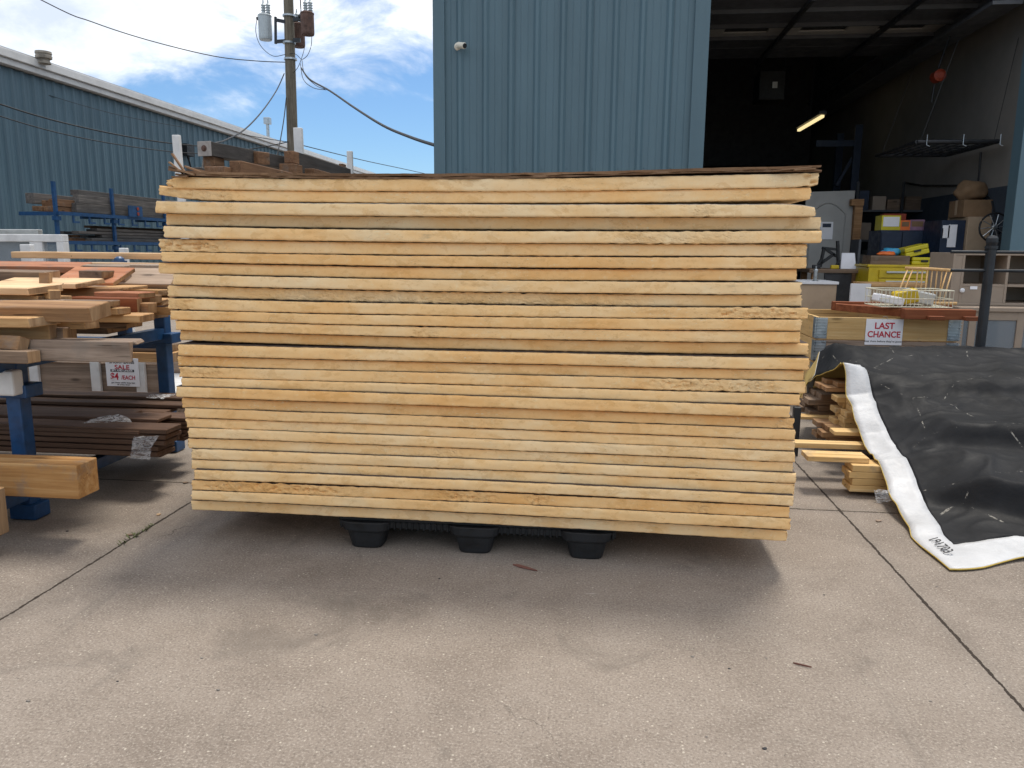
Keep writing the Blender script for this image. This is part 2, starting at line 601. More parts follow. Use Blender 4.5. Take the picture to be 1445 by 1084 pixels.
def struct(o):
    o['kind'] = 'structure'
    return o


def lettering(body, size, mat, centre, parent, name='lettering', bold=.0, rx=90, rz=0, squeeze=1.0):
    cu = bpy.data.curves.new(name, 'FONT')
    cu.body, cu.size, cu.align_x, cu.align_y = body, size, 'CENTER', 'CENTER'
    cu.offset = bold*size
    cu.extrude = .0004
    tmp = bpy.data.objects.new('tmp', cu)
    COL.objects.link(tmp)
    bpy.context.view_layer.update()
    me = bpy.data.meshes.new_from_object(tmp.evaluated_get(bpy.context.evaluated_depsgraph_get()))
    bpy.data.objects.remove(tmp)
    me.materials.clear()
    me.materials.append(MATS[mat])
    me.transform(Matrix.Diagonal((squeeze, 1, 1, 1)))
    me.transform(Matrix.Rotation(math.radians(rz), 4, 'Z') @ Matrix.Rotation(math.radians(rx), 4, 'X'))
    ob = bpy.data.objects.new(name, me)
    COL.objects.link(ob)
    base = Vector((0, 0, 0))
    p = parent
    while p:
        base += p.location
        p = p.parent
    ob.parent = parent
    ob.location = Vector(centre) - base
    return ob


def fbm(x, y=0, z=0, o=4):
    return noise.fractal(Vector((x, y, z)), 1.0, 2.0, o)


# ================================================================ GROUND
g = MB()
g.grid([[(-200, -60, 0), (200, -60, 0)], [(-200, 300, 0), (200, 300, 0)]])
struct(g.build('ground', 'concrete', origin=(0, 0, 0)))


# ================================================================ BUILDINGS
def siding_rows(length, pitch=.3048, phase=0.0):
    """(along, out) points of a ribbed sheet"""
    pts = []
    n = int(length/pitch) + 2
    for k in range(-1, n):
        c = k*pitch + phase
        for dx, out in ((-.045, 0), (-.016, .034), (.016, .034), (.045, 0), (.105, 0), (.115, .005), (.125, 0), (.19, 0), (.20, .005), (.21, 0)):
            pts.append((c + dx, out))
    res = [(0, 0)]
    for a, o in pts:
        if 1e-4 < a < length - 1e-4:
            res.append((a, o))
    res.append((length, 0))
    return res


def siding(mb, p, along, length, z0, z1, outward, phase=0.0, pitch=.3048):
    p, along, outward = Vector(p), Vector(along), Vector(outward)
    lo, hi = [], []
    for a, o in siding_rows(length, pitch, phase):
        q = p + along*a + outward*o
        lo.append((q.x, q.y, z0))
        hi.append((q.x, q.y, z1))
    mb.grid([lo, hi])


WY = 9.5                                      # front wall of the workshop
xL = at(617, 120, Y=WY).x
xD0, xD1 = 1.185, 4.66                        # door opening
xR = 16.0
ZT = 7.2
workshop = thing('workshop_building', 'blue ribbed metal workshop building with a big open doorway, behind the board stack', 'building', (xL, WY, 0))
m = MB()
siding(m, (xL + .09, WY, 0), (1, 0, 0), xD0 - .16 - xL - .09, .02, ZT, (0, -1, 0), .19)
siding(m, (xD1 + .16, WY, 0), (1, 0, 0), xR - xD1 - .16, .02, ZT, (0, -1, 0), .1)
siding(m, (xD0 - .16, WY, 0), (1, 0, 0), xD1 - xD0 + .32, 4.42, ZT, (0, -1, 0), .06)
siding(m, (xL, WY + .09, 0), (0, 1, 0), 22, .02, ZT, (-1, 0, 0), .1)
m.build('wall', 'siding_right', workshop, recalc=False)
m = MB()
m.box(xL - .04, xL + .1, WY - .045, WY + .1, .01, ZT)
m.build('corner_trim', 'siding_right', workshop, bevel=.004)
m = MB()
m.box(xD0 - .17, xD0, WY - .05, WY + .16, .01, 4.42)
m.box(xD1, xD1 + .17, WY - .05, WY + .16, .01, 4.42)
m.box(xD0 - .17, xD1 + .17, WY - .052, WY + .16, 4.422, 4.58)
m.build('door_frame', 'siding_right', workshop, bevel=.004)
m = MB()
for k in range(9):
    for zz in (2.2, 4.4):
        xx = xL + .09 + .19 + k*.3048 + .07
        if xx < xD0 - .2:
            m = MB()
            m.lathe((xx, WY - .001, zz), [(.007, 0), (.007, .003), (.004, .006), (.004, .009)], 8, (0, -1, 0))
            m.build('screw_head', 'siding_left', workshop)
m = MB()
for k in (2, 5, 8):
    xx = xL + .09 + .19 + k*.3048 + .052
    m = MB()
    m.box(xx, xx + .004, WY - .0045, WY - .0005, .03, ZT - .02)
    m.build('lap_seam', 'siding_left', workshop)
# inside
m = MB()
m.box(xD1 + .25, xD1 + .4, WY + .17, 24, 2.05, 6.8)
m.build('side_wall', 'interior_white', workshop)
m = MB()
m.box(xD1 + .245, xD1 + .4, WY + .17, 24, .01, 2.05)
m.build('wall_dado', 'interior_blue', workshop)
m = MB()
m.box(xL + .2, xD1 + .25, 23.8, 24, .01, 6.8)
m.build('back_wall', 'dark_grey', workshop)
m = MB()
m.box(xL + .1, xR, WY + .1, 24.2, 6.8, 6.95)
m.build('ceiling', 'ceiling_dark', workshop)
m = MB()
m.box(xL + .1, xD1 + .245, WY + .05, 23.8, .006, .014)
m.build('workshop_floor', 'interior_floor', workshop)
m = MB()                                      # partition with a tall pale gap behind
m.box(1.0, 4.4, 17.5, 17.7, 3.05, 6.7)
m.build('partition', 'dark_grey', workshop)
m = MB()                                      # long crane beam along the side wall
p0 = at(1445, 22, Y=WY + .4)
m.box(4.30, 4.62, WY + .2, 20, 3.98, 4.02)
m.box(4.30, 4.62, WY + .2, 20, 4.28, 4.32)
m.box(4.44, 4.48, WY + .2, 20, 4.02, 4.28)
m.build('crane_beam', 'panel_grey', workshop)
m = MB()
for yy in (12.5, 15.5, 18.5, 21.5):
    m.box(xL + .2, xD1 + .25, yy, yy + .12, 5.6, 6.0)
m.build('rafter', 'ceiling_dark', workshop)

# raised sectional door under the ceiling
door = thing('sectional_door', 'raised overhead door under the ceiling of the doorway, one pale section with three slot windows', 'garage door', (2.9, WY + .4, 4.1))
zd = at(1190, 40, Y=11.33).z
yw = 11.05
sec = [(9.75, 10.38), (10.40, 11.03), (11.05, 11.62), (11.64, 12.25), (12.27, 12.9)]
for i, (a, b_) in enumerate(sec):
    m = MB()
    if i == 2:
        # pale section, cut by three long windows
        wins = [(1.62, 2.20), (2.62, 3.22), (3.62, 4.22)]
        ya, yb = a + .2, b_ - .16
        m.box(xD0 - .05, xD1 + .05, a, ya, zd, zd + .05)
        m.box(xD0 - .05, xD1 + .05, yb, b_, zd, zd + .05)
        xs = [xD0 - .05] + [q for w_ in wins for q in w_] + [xD1 + .05]
        for k in range(0, len(xs), 2):
            m.box(xs[k], xs[k+1], ya, yb, zd, zd + .05)
        s_ = m.build('door_section', 'panel_pale', door, bevel=.004)
        s_['label'] = 'pale section with slot windows'
        for w_ in wins:
            m = MB()
            m.box(w_[0] + .001, w_[1] - .001, ya + .001, yb - .001, zd + .02, zd + .03)
            m.build('slot_window', 'black_plastic', s_)
    else:
        m.box(xD0 - .05, xD1 + .05, a, b_, zd, zd + .05)
        m.build('door_section', 'panel_grey', door, bevel=.004)
for yy in (10.39, 11.04, 11.63):
    m = MB()
    m.box(xD0 - .05, xD1 + .05, yy - .02, yy + .02, zd - .05, zd - .001)
    m.build('stiffener', 'panel_grey', door)
for xx in (2.35, 3.6):
    m = MB()
    m.box(xx, xx + .05, 9.75, 12.9, zd - .1, zd - .051)
    m.build('strut', 'black_steel', door)

# workshop contents are built further down

# left building
LX = -11.8
hall = thing('metal_hall', 'long blue ribbed metal hall with a white eave gutter on the left', 'building', (LX, 20, 0))
m = MB()
siding(m, (LX, -8, 0), (0, 1, 0), 84, .02, 4.72, (1, 0, 0), .1)
m.build('wall', 'siding_left', hall, recalc=False)
m = MB()
m.box(LX - .12, LX + .16, -8.05, 76.05, 4.74, 4.86)
m.box(LX - .12, LX + .22, -8.05, 76.05, 4.862, 5.02)
m.build('gutter', 'white_trim', hall, bevel=.012)
m = MB()
m.hexa([(LX - 12, -8, 5.03), (LX + .12, -8, 5.03), (LX + .12, 76, 5.03), (LX - 12, 76, 5.03),
        (LX - 12, -8, 6.0), (LX + .12, -8, 5.07), (LX + .12, 76, 5.07), (LX - 12, 76, 6.0)])
m.build('roof', 'roof_metal', hall)
m = MB()
m.box(LX - 12, LX - .13, -8, 76, 0, 5.02)
m.build('wall_core', 'siding_left', hall)
# masonry vent on the roof
p = at(62, 84, Y=15.6)
m = MB()
pz = at(62, 72, Y=15.6).z
m.lathe((p.x, p.y, 4.95), [(.13, 0), (.105, pz - 5.13), (.11, pz - 5.12), (.155, pz - 5.10), (.16, pz - 5.05), (.145, pz - 5.04), (.145, pz - 5.02), (.16, pz - 5.01), (.155, pz - 4.965), (.08, pz - 4.95)], 16)
vent = m.build('roof_vent', 'masonry', None, smooth=False)
tag(vent, 'stubby weathered vent pipe with a wide cap on the roof of the left hall', 'vent')
p = at(379, 205, Y=31)
ptop = at(379, 166, Y=31)
t = thing('flue_pipe', 'thin pale flue pipe with a square cap left of the utility pole', 'flue', (p.x, 31, 4.9))
m = MB()
m.tube([(p.x, 31, 4.9), (p.x, 31, ptop.z - .2)], .065, 12)
m.build('pipe', 'galvanised', t)
m = MB()
m.box(p.x - .125, p.x + .125, 30.88, 31.12, ptop.z - .26, ptop.z)
m.build('cap', 'galvanised', t, bevel=.02)
# wiring box and cables fixed to the hall wall
m = MB()
p = at(266, 212, X=LX + .15)
m.box(LX + .03, LX + .22, p.y - .2, p.y + .2, p.z - .16, p.z + .16)
q = at(275, 222, X=LX + .12)
m.tube([(LX + .12, p.y, p.z - .16), (LX + .12, p.y + .3, p.z - .9), (LX + .12, p.y + .8, p.z - 1.2), (LX + .12, p.y + 1.3, p.z - .5), (LX + .12, p.y + 1.3, p.z - 2.0)], .03, 6)
tag(m.build('service_box', 'black_plastic'), 'small dark service box with looped cables on the left hall wall', 'electrical box')


# ================================================================ UTILITY POLE, TRANSFORMERS AND WIRES
PY = 23.0
a, b_ = at(407, 0, Y=PY), at(414, 240, Y=PY)
dirp = (a - b_)/(a.z - b_.z)
foot = b_ - dirp*b_.z
top = foot + dirp*10.6
pole = thing('utility_pole', 'weathered wooden utility pole carrying grey and rusty transformers', 'pole', foot)
m = MB()
pts = [foot + (top - foot)*k/14 for k in range(15)]
m.tube(pts, .185, 14, .13)
m.build('pole_shaft', 'pole_wood', pole, smooth=True)
m = MB()
for yy, dz in ((85, 0), (62, 0), (24, 0)):
    q = at(408 if yy < 70 else 410, yy, Y=PY)
    m = MB()
    m.lathe((q.x, PY, q.z), [(.19, 0), (.19, .05)], 14)
    m.build('band', 'galvanised', pole)
m = MB()
q0, q1, q2, q3 = at(388, 28, Y=PY - .1), at(403, 31, Y=PY - .1), at(388, 59, Y=PY - .1), at(403, 58, Y=PY - .1)
m.bar(q0, q1, .07, .09)
m.bar(q2, q3, .07, .09)
m.bar(q0 + Vector((.02, 0, .08)), q2 + Vector((.02, 0, -.06)), .06, .06, (0, 1, 0))
m.build('bracket', 'black_steel', pole)
for (ya_, yb2, xe) in ((28, 26, 427), (57, 57, 424)):
    m = MB()
    m.bar(at(414, ya_, Y=PY - .1), at(xe, yb2, Y=PY - .1), .07, .11)
    m.build('bracket', 'black_steel', pole)


def transformer(px, y0, y1, w, Y, mat, label):
    b0, b1 = at(px, y1, Y=Y), at(px, y0, Y=Y)
    r = w/2/F*Y
    h = b1.z - b0.z
    t = thing('pole_transformer', label, 'transformer', b0, 'transformers on the utility pole')
    m = MB()
    m.lathe(b0, [(r*.9, 0), (r*.97, .03), (r, .08), (r, h*.9), (r*1.05, h*.905), (r*1.05, h*.95), (r*.8, h)], 20)
    m.build('tank', mat, t, smooth=False, bevel=.008)
    for dx in (-.35, .4):
        m = MB()
        c = b1 + Vector((dx*r, 0, -.02))
        prof = [(.05, 0)]
        for k in range(4):
            prof += [(.05, .03 + k*.07), (.075, .05 + k*.07), (.05, .07 + k*.07)]
        prof += [(.025, .32), (.015, .42)]
        m.lathe(c, prof, 10)
        m.build('bushing', 'transformer_grey', t)
    m = MB()
    m.tube([b1 + Vector((.4*r, 0, .36)), b1 + Vector((.32*r, 0, .9)), b1 + Vector((.1*r, .0, 2.2))], .016, 6)
    m.build('lead', 'cable', t)
    m = MB()
    m.lathe(b1 + Vector((-r*1.0, -.02, -.12)), [(.05, 0), (.05, .08)], 8, (-1, 0, 0))
    m.build('lug', 'black_plastic', t)
    return t


transformer(375, 20, 57, 18, PY - .05, 'transformer_grey', 'pale grey transformer hanging left of the utility pole')
transformer(434.5, 17, 50, 18, PY - .3, 'rust', 'rust streaked transformer with a grey rim, furthest right of the pole')
transformer(422, 33, 67, 17, PY + .55, 'rust', 'rusty transformer partly hidden behind the utility pole')

wire_mb = []


def wire(pts, r, label, group='overhead wires', name='overhead_wire', cat='wire'):
    """pts: (px, py, distance)"""
    P = [at(x, y, Y=Y) for x, y, Y in pts]
    Q = []
    for i in range(len(P) - 1):                # Catmull-Rom through the points
        p0, p1, p2, p3 = P[max(i-1, 0)], P[i], P[i+1], P[min(i+2, len(P)-1)]
        for k in range(6):
            u = k/6
            Q.append(.5*((2*p1) + (p2-p0)*u + (2*p0-5*p1+4*p2-p3)*u*u + (-p0+3*p1-3*p2+p3)*u**3))
    Q.append(P[-1])
    m = MB()
    m.tube(Q, r, 6)
    tag(m.build(name, 'cable', smooth=True), label, cat, group)


wire([(-300, -190, 15.5), (58, 0, 18.5), (130, 31, 19.5), (210, 57, 20.5), (300, 79, 21.7), (360, 86, 22.4), (405, 88, 23)], .013, 'thin wire sagging across the clouds from top left to the pole')
wire([(401, 104, 23), (390, 128, 22), (370, 157, 20), (345, 183, 18), (318, 198, 16), (303, 203, 15), (288, 220, 14), (280, 300, 13.2)], .017, 'dark cable swinging down left from the pole behind the grey beam')
wire([(425, 96, 22.9), (437, 112, 21.5), (465, 128, 19), (500, 152, 16), (540, 177, 13.2), (580, 194, 11.2), (617, 206, 9.47)], .022, 'thick twisted cable running from the pole to the workshop corner')
wire([(426, 84, 22.9), (430, 105, 22), (445, 120, 21), (458, 126, 19.6)], .009, 'slack loop of wire beneath the rusty transformers')
wire([(424, 90, 22.9), (428, 112, 22), (442, 124, 21), (460, 127, 19.5)], .009, 'lower slack loop of wire beside the pole, under the transformers')
wire([(404, 138, 22.8), (401, 165, 22.4), (397, 190, 22), (392, 216, 21.5), (375, 300, 20)], .015, 'short dark stay wire slanting down the left side of the pole')
wire([(330, 214, 21.2), (350, 211, 21.5), (380, 206, 22.2), (408, 200, 22.9)], .015, 'dark wire reaching the pole just above the grey beam')
wire([(418, 203, 23.2), (470, 216, 26), (520, 228, 30), (590, 243, 36), (700, 268, 48)], .014, 'faint straight wire low in the sky right of the pole')
wire([(250, 170, 27), (310, 183, 25.5), (360, 193, 24.5), (410, 201, 23.2)], .012, 'faint wire crossing the hall roof to the pole')
wire([(363, 24, 22.8), (361, 45, 22.8), (368, 65, 22.8), (385, 79, 22.8), (403, 77, 22.9), (416, 76, 22.8), (425, 84, 22.8)], .009, 'thin lead looping from the grey transformer round the pole')
wire([(440, 52, 22.6), (439, 65, 22.6), (434, 78, 22.7), (427, 84, 22.8)], .009, 'short lead hanging from the right rusty transformer')
wire([(430, 66, 23.3), (427, 78, 23.1), (421, 94, 22.9), (414, 103, 22.9)], .009, 'short lead hanging from the hidden rusty transformer')
wire([(-260, 40, 11.5), (-100, 110, 12.6), (0, 147, 13.6), (80, 171, 14.6), (160, 189, 15.8), (230, 201, 17.2), (300, 208, 19)], .014, 'upper dark wire strung along the left hall wall')
wire([(-260, 75, 12.2), (-100, 130, 13.2), (0, 164, 14.2), (80, 187, 15.2), (160, 203, 16.4), (240, 214, 18), (300, 218, 19.6)], .011, 'lower dark wire strung along the left hall wall')
wire([(-260, 20, 13), (-100, 75, 14), (0, 111, 15), (80, 138, 16.2), (170, 163, 17.8), (260, 180, 20)], .006, 'thin wire highest on the left hall wall')


# ================================================================ STACK OF FOAM BOARDS
# left end x, top and bottom at the left; right end x, top and bottom at the right; weathering
BOARDS = [
    (235, 249.6, 265.7, 1154, 243.6, 263.0, .30, 'pale cream'),
    (226, 266.3, 281.5, 1143, 264.2, 282.3, .45, 'buff'),
    (220, 284.0, 300.5, 1149.5, 288.0, 305.5, .18, 'pale cream'),
    (235.5, 302.0, 318.0, 1157, 306.7, 324.3, .20, 'pale grubby'),
    (232, 319.0, 335.5, 1158, 325.4, 343.0, .26, 'pale cream'),
    (225, 336.8, 354.0, 1137.5, 344.2, 361.0, .30, 'buff'),
    (229, 355.2, 369.0, 1136.5, 362.6, 378.8, .78, 'orange-yellow'),
    (225, 370.2, 385.7, 1123, 380.0, 396.4, .74, 'orange-yellow'),
    (245, 387.2, 402.0, 1129.5, 398.6, 415.8, .22, 'pale grubby'),
    (238, 403.3, 419.0, 1130, 417.0, 433.0, .36, 'cream'),
    (237.5, 421.0, 436.6, 1139, 434.5, 450.0, .58, 'yellow'),
    (242.5, 438.0, 451.0, 1129.5, 451.2, 467.0, .66, 'dull yellow'),
    (249, 452.2, 465.5, 1128, 468.2, 484.0, .58, 'dull yellow'),
    (255.5, 466.5, 480.5, 1139, 485.0, 501.3, .76, 'orange-yellow'),
    (252.5, 486.0, 502.0, 1140.5, 506.0, 522.6, .62, 'yellow'),
    (251.5, 503.0, 517.0, 1132.5, 523.5, 538.0, .72, 'dull orange'),
    (253, 518.0, 532.5, 1135, 539.0, 555.5, .55, 'yellow'),
    (257.5, 533.2, 545.3, 1127.5, 557.0, 572.5, .50, 'yellow'),
    (250, 546.0, 560.4, 1114, 573.5, 589.6, .70, 'dull orange'),
    (258, 561.4, 575.6, 1119, 590.6, 605.3, .72, 'dull orange'),
    (262, 576.4, 589.6, 1120.5, 606.3, 621.4, .56, 'yellow'),
    (264, 590.4, 603.5, 1120.5, 622.4, 637.0, .36, 'straw yellow'),
    (266.5, 604.3, 618.0, 1120, 638.0, 652.8, .42, 'straw yellow'),
    (267, 618.8, 632.6, 1117.5, 653.6, 667.0, .46, 'straw yellow'),
    (271, 633.6, 648.0, 1122, 668.0, 682.4, .34, 'straw yellow'),
    (271, 649.0, 662.2, 1119, 683.4, 698.6, .34, 'straw yellow'),
    (275, 663.2, 676.8, 1118, 699.6, 714.0, .38, 'straw yellow'),
    (271.5, 678.2, 691.5, 1112.5, 716.0, 731.5, .98, 'deep orange'),
    (271.5, 692.5, 705.4, 1114, 732.5, 748.6, .60, 'yellow'),
    (271.5, 706.4, 719.5, 1108.5, 749.4, 764.0, .34, 'straw yellow'),
]
ORD = ['topmost', 'second', 'third', 'fourth', 'fifth', 'sixth', 'seventh', 'eighth', 'ninth', 'tenth', 'eleventh', 'twelfth',
       'thirteenth', 'fourteenth', 'fifteenth']
# torn places: board number -> (where along the length 0..1, half length, depth)
TORN = {0: [(.0, .02, .02), (.99, .012, .02)], 1: [(.06, .08, .010)], 2: [(.845, .02, .008)], 4: [(.8, .12, .006)],
        5: [(.05, .075, .028), (.97, .035, .014)], 9: [(.45, .4, .004)], 10: [(.93, .085, .016), (.02, .03, .012)], 16: [(.03, .055, .012), (.87, .12, .016)],
        12: [(.42, .03, .006)], 19: [(.985, .015, .014)], 24: [(.0, .02, .015)], 23: [(.45, .03, .004)],
        27: [(.15, .17, .016), (.48, .07, .014), (.60, .03, .014), (.86, .02, .01)]}
EXTRA = {0: 'under the brown panel', 1: 'sagging at its left end', 2: 'reaching furthest left', 4: 'reaching furthest right',
         5: 'with a ragged torn left corner', 9: 'speckled with brown pits', 10: 'with a crushed right end',
         13: 'just above the dark gap', 14: 'just below the dark gap', 16: 'with gouges near its right end',
         27: 'with torn pale shreds along its edge', 29: 'resting on the black pallet'}
SAG = [5.4, 5, 2.6, 2.6, 3.4, 3, 3, 3.6, 3.2, 3, 3, 3, 3, 3] + [.6, .3, 0, 0, -.3, -.5, -.6, -.8, -1, -1, -1.2, -1.3, -1.4, -1.5, -1.7, -1.9]
for i, (xl, tl, bl, xr, tr, br, wth, tone) in enumerate(BOARDS):
    zc = at(700, (tl + br)/2, Y=2.9).z
    Yf = 2.940 - .032*zc + (.012 if i % 2 else -.004) + random.uniform(-.016, .016)
    if i in (7, 3, 8, 13):
        Yf += .014
    if i in (14, 27, 4):
        Yf -= .012
    TL, BL, TR, BR = at(xl, tl, Y=Yf), at(xl, bl, Y=Yf), at(xr, tr, Y=Yf), at(xr, br, Y=Yf)
    n = 420
    rows = []
    bev = random.uniform(.35, 1.25)
    prof = [(1.0, .0075*bev), (.95, .0042*bev), (.88, .0016*bev), (.75, .0004*bev), (.6, 0), (.48, 0), (.36, 0), (.24, 0), (.12, 0), (.05, .0012), (.0, .004)]
    tornv = []
    Dp = 1.19 + random.uniform(-.02, .02)
    for k in range(n + 1):
        u = k/n
        x = TL.x + (TR.x - TL.x)*u
        zt, zb = TL.z + (TR.z - TL.z)*u, BL.z + (BR.z - BL.z)*u
        if i == 1:
            zb_s = .0
            s_ = max(0, 1 - u/.10)
            zt += .014*s_*s_; zb += .016*s_*s_
            zt -= .0; zb += .002
        if i == 2:
            s_ = max(0, (u - .955)/.045)
            zt -= .012*s_*s_
        if i == 0:
            s_ = max(0, 1 - u/.02)
            zt -= .012*s_
            s2 = max(0, (u - .97)/.03)
            zb += .006*s2
        wv = fbm(x*2.1, i*7.7)*.0016 - 4*u*(1 - u)*SAG[i]*Yf/F
        row, trow = [], []
        for f, inset in prof:
            z = zb + (zt - zb)*f
            y = Yf + inset + fbm(x*9, z*40, i*3.1)*.0022 + fbm(x*1.3, i*5)*.004
            fr, tq = 0, 0
            for c, hw, dp in TORN.get(i, ()):
                q = abs(u - c)/hw
                if q < 1:
                    chip = max(0, noise.fractal(Vector((x*34, z*75, i)), .8, 2.0, 4) + .25)
                    em = min(1, 4*f*(1 - f) + .15)*min(1, (1 - q)*2.5)
                    y += dp*em*chip*.9
                    fr = (1 - q)*.6
                    tq = max(tq, em*max(0, min(1, chip*2.2)))
            z += wv + noise.noise(Vector((x*55, f*3, i*2)))*.0009*(1 + 5*fr)
            if f in (0.0, 1.0):
                z += noise.noise(Vector((x*30, f*9, i)))*.0012*(1 + 4*fr)
            row.append(Vector((x, y, z)))
            trow.append(tq)
        row.append(Vector((x, Yf + Dp, zb + wv)))
        row.append(Vector((x, Yf + Dp, zt + wv)))
        rows.append(row)
        tornv.append(trow)
    # ragged ends
    for idx, sgn in ((0, -1), (n, 1)):
        for j, v in enumerate(rows[idx]):
            v.x += sgn*(.004 + .007*noise.noise(Vector((j*.9, i*3.3, idx))))
    m = MB()
    lay = m.bm.verts.layers.float.new('torn')
    V = m.grid([r + [r[0].copy()] for r in rows])
    for vr, tr_w in zip(V, tornv):
        for v_, q_ in zip(vr, tr_w):
            v_[lay] = q_
        vr[-1][lay] = tr_w[0]
    bmesh.ops.remove_doubles(m.bm, verts=m.bm.verts, dist=1e-6)
    m.bm.verts.ensure_lookup_table()
    be = [e for e in m.bm.edges if e.is_boundary]
    bmesh.ops.holes_fill(m.bm, edges=be, sides=0)
    if i < 15:
        where = 'topmost board of the stack' if i == 0 else '%s board from the top' % ORD[i]
    else:
        where = 'lowest board of the stack' if i == 29 else '%s board from the bottom' % ORD[29 - i]
    lab = '%s foam board, %s' % (tone, where) + (', ' + EXTRA[i] if i in EXTRA else '')
    o = m.build('foam_board', 'foam', smooth=True)
    md = o.modifiers.new('sharp', 'EDGE_SPLIT')
    md.split_angle = math.radians(50)
    o['weathering'] = wth
    tag(o, lab, 'foam board', 'foam insulation boards in the stack')
    # facing paper on top of the board
    mf = MB()
    up, lo = [], []
    for k in range(0, n + 1, 2):
        a, c = rows[k][0], rows[k][-1]
        rag = noise.noise(Vector((a.x*14, i*4, 2)))*.002
        lo.append([Vector((a.x, a.y + .002 - .004*bev + rag, a.z + .0002)), Vector((c.x, c.y - .004, c.z + .0002))])
        up.append([Vector((a.x, a.y + .002 - .004*bev + rag, a.z + .0012)), Vector((c.x, c.y - .004, c.z + .0012))])
    mf.grid([[q[0], q[1], w_[1], w_[0], q[0].copy()] for q, w_ in zip(lo, up)])
    mf.build('facing', 'facer_white' if i in (2, ) else 'facer', o)

# warped wooden panel on the top of the stack
Yt = 2.872
top_pts = [(238, 237.5), (262, 241.5), (330, 243.5), (420, 244.5), (520, 245.0), (620, 244.9), (720, 244.2), (800, 243.0), (880, 241.0), (960, 238.2), (1040, 236.2), (1100, 235.3), (1160, 233.0)]
low_pts = [(246, 247.0), (275, 248.0), (330, 249.6), (420, 251.2), (520, 252.2), (620, 252.4), (720, 251.6), (800, 249.6), (880, 246.6), (960, 244.3), (1040, 242.5), (1100, 242.0), (1160, 242.4)]
panel = thing('wooden_panel', 'warped split brown plywood panel lying on top of the foam stack', 'panel', at(700, 250, Y=Yt))


def resample(pts, n):
    P = [at(x, y, Y=Yt) for x, y in pts]
    L = [0]
    for a_, b2 in zip(P, P[1:]):
        L.append(L[-1] + (b2 - a_).length)
    out = []
    j = 0
    for k in range(n + 1):
        s_ = L[-1]*k/n
        while j < len(L) - 2 and L[j+1] < s_:
            j += 1
        u = (s_ - L[j])/(L[j+1] - L[j])
        out.append(P[j].lerp(P[j+1], u))
    return out


for nm, pts, th, seed, upper in (('veneer', top_pts, -.012, 3, True), ('underlayer', low_pts, .012, 8, False)):
    m = MB()
    rows = []
    P = resample(pts, 160)
    for k, p in enumerate(P):
        rg = fbm(p.x*16, seed)*.012 + noise.noise(Vector((p.x*60, seed, 1)))*.004
        tk = th*(.75 + .5*fbm(p.x*6, seed*3))
        y0 = p.y + rg + (.0 if upper else .006)
        z1 = p.z
        z0 = p.z + tk
        back = 1.2 + .02*fbm(p.x*3, seed*2)
        rows.append([Vector((p.x, y0, z1)), Vector((p.x, y0 + .002, z0)), Vector((p.x, p.y + back, z0 - .004)), Vector((p.x, p.y + back, z1 - .004)), Vector((p.x, y0, z1))])
    for idx, sg in ((0, -1), (160, 1)):
        for j in range(4):
            rows[idx][j].x += sg*.012*noise.noise(Vector((j*3.1, seed, idx)))
        rows[idx][4] = rows[idx][0].copy()
    m.grid(rows)
    bmesh.ops.remove_doubles(m.bm, verts=m.bm.verts, dist=1e-6)
    bmesh.ops.holes_fill(m.bm, edges=[e for e in m.bm.edges if e.is_boundary], sides=0)
    m.build(nm, 'ply', panel)
SPL = [((262, 245), (243, 217), .011, .02), ((258, 245), (239, 229), .010, .03), ((270, 246), (240, 236), .014, .05), ((275, 247), (252, 240), .012, .0), ((290, 246), (262, 235), .012, .12), ((300, 245), (270, 238), .014, .15), ((265, 249), (243, 250), .009, .0), ((1150, 238), (1120, 240), .008, .0), ((1158, 241), (1128, 238), .007, .01), ((1145, 236), (1090, 241), .006, .0)]
for (p, q, wd_, dy) in SPL:
    m = MB()
    A, B = at(*p, Y=Yt + dy), at(*q, Y=Yt + dy - .01)
    m.bar(A, B, wd_*2.2, wd_*.55)
    ob = m.build('splinter', 'ply', panel)

# ---------------------------------------------------------------- black plastic pallet
pal = thing('plastic_pallet', 'black moulded plastic pallet on tapered feet under the foam stack', 'pallet', (-.48, 3.4, 0))
m = MB()
px0, px1, py0, py1 = -1.06, .10, 2.985, 4.02
m.box(px0, px1, py0, py1, .118, .138)
for k in range(46):                              # skirt ribs
    xx = px0 + .012 + k*(px1 - px0 - .024)/45
    m.box(xx - .004, xx + .004, py0 - .006, py0 + .03, .085, .1179)
m.box(px0, px1, py0 + .004, py0 + .016, .088, .1178)
m.box(px0, px0 + .014, py0 + .0161, py1, .09, .1178)
m.box(px1 - .014, px1, py0 + .0161, py1, .09, .1178)
m.build('deck', 'black_plastic', pal, bevel=.003, bseg=1)
for cy in (3.035, 3.49, 3.94):
    for cx in (-.945, -.482, -.018):
        m = MB()
        ring = []
        for z, hw, hd in ((.0, .062, .055), (.004, .068, .06), (.072, .084, .07), (.080, .102, .076), (.1175, .112, .078)):
            r_ = []
            for k in range(20):
                a_ = k*2*math.pi/20
                c_, s_ = math.cos(a_), math.sin(a_)
                e = .5
                r_.append(Vector((cx + hw*math.copysign(abs(c_)**e, c_), cy + hd*math.copysign(abs(s_)**e, s_), z)))
            ring.append(r_ + [r_[0].copy()])
        m.grid(ring)
        bmesh.ops.remove_doubles(m.bm, verts=m.bm.verts, dist=1e-6)
        bmesh.ops.holes_fill(m.bm, edges=[e for e in m.bm.edges if e.is_boundary], sides=0)
        m.build('foot', 'black_plastic', pal, bevel=.004, bseg=1)


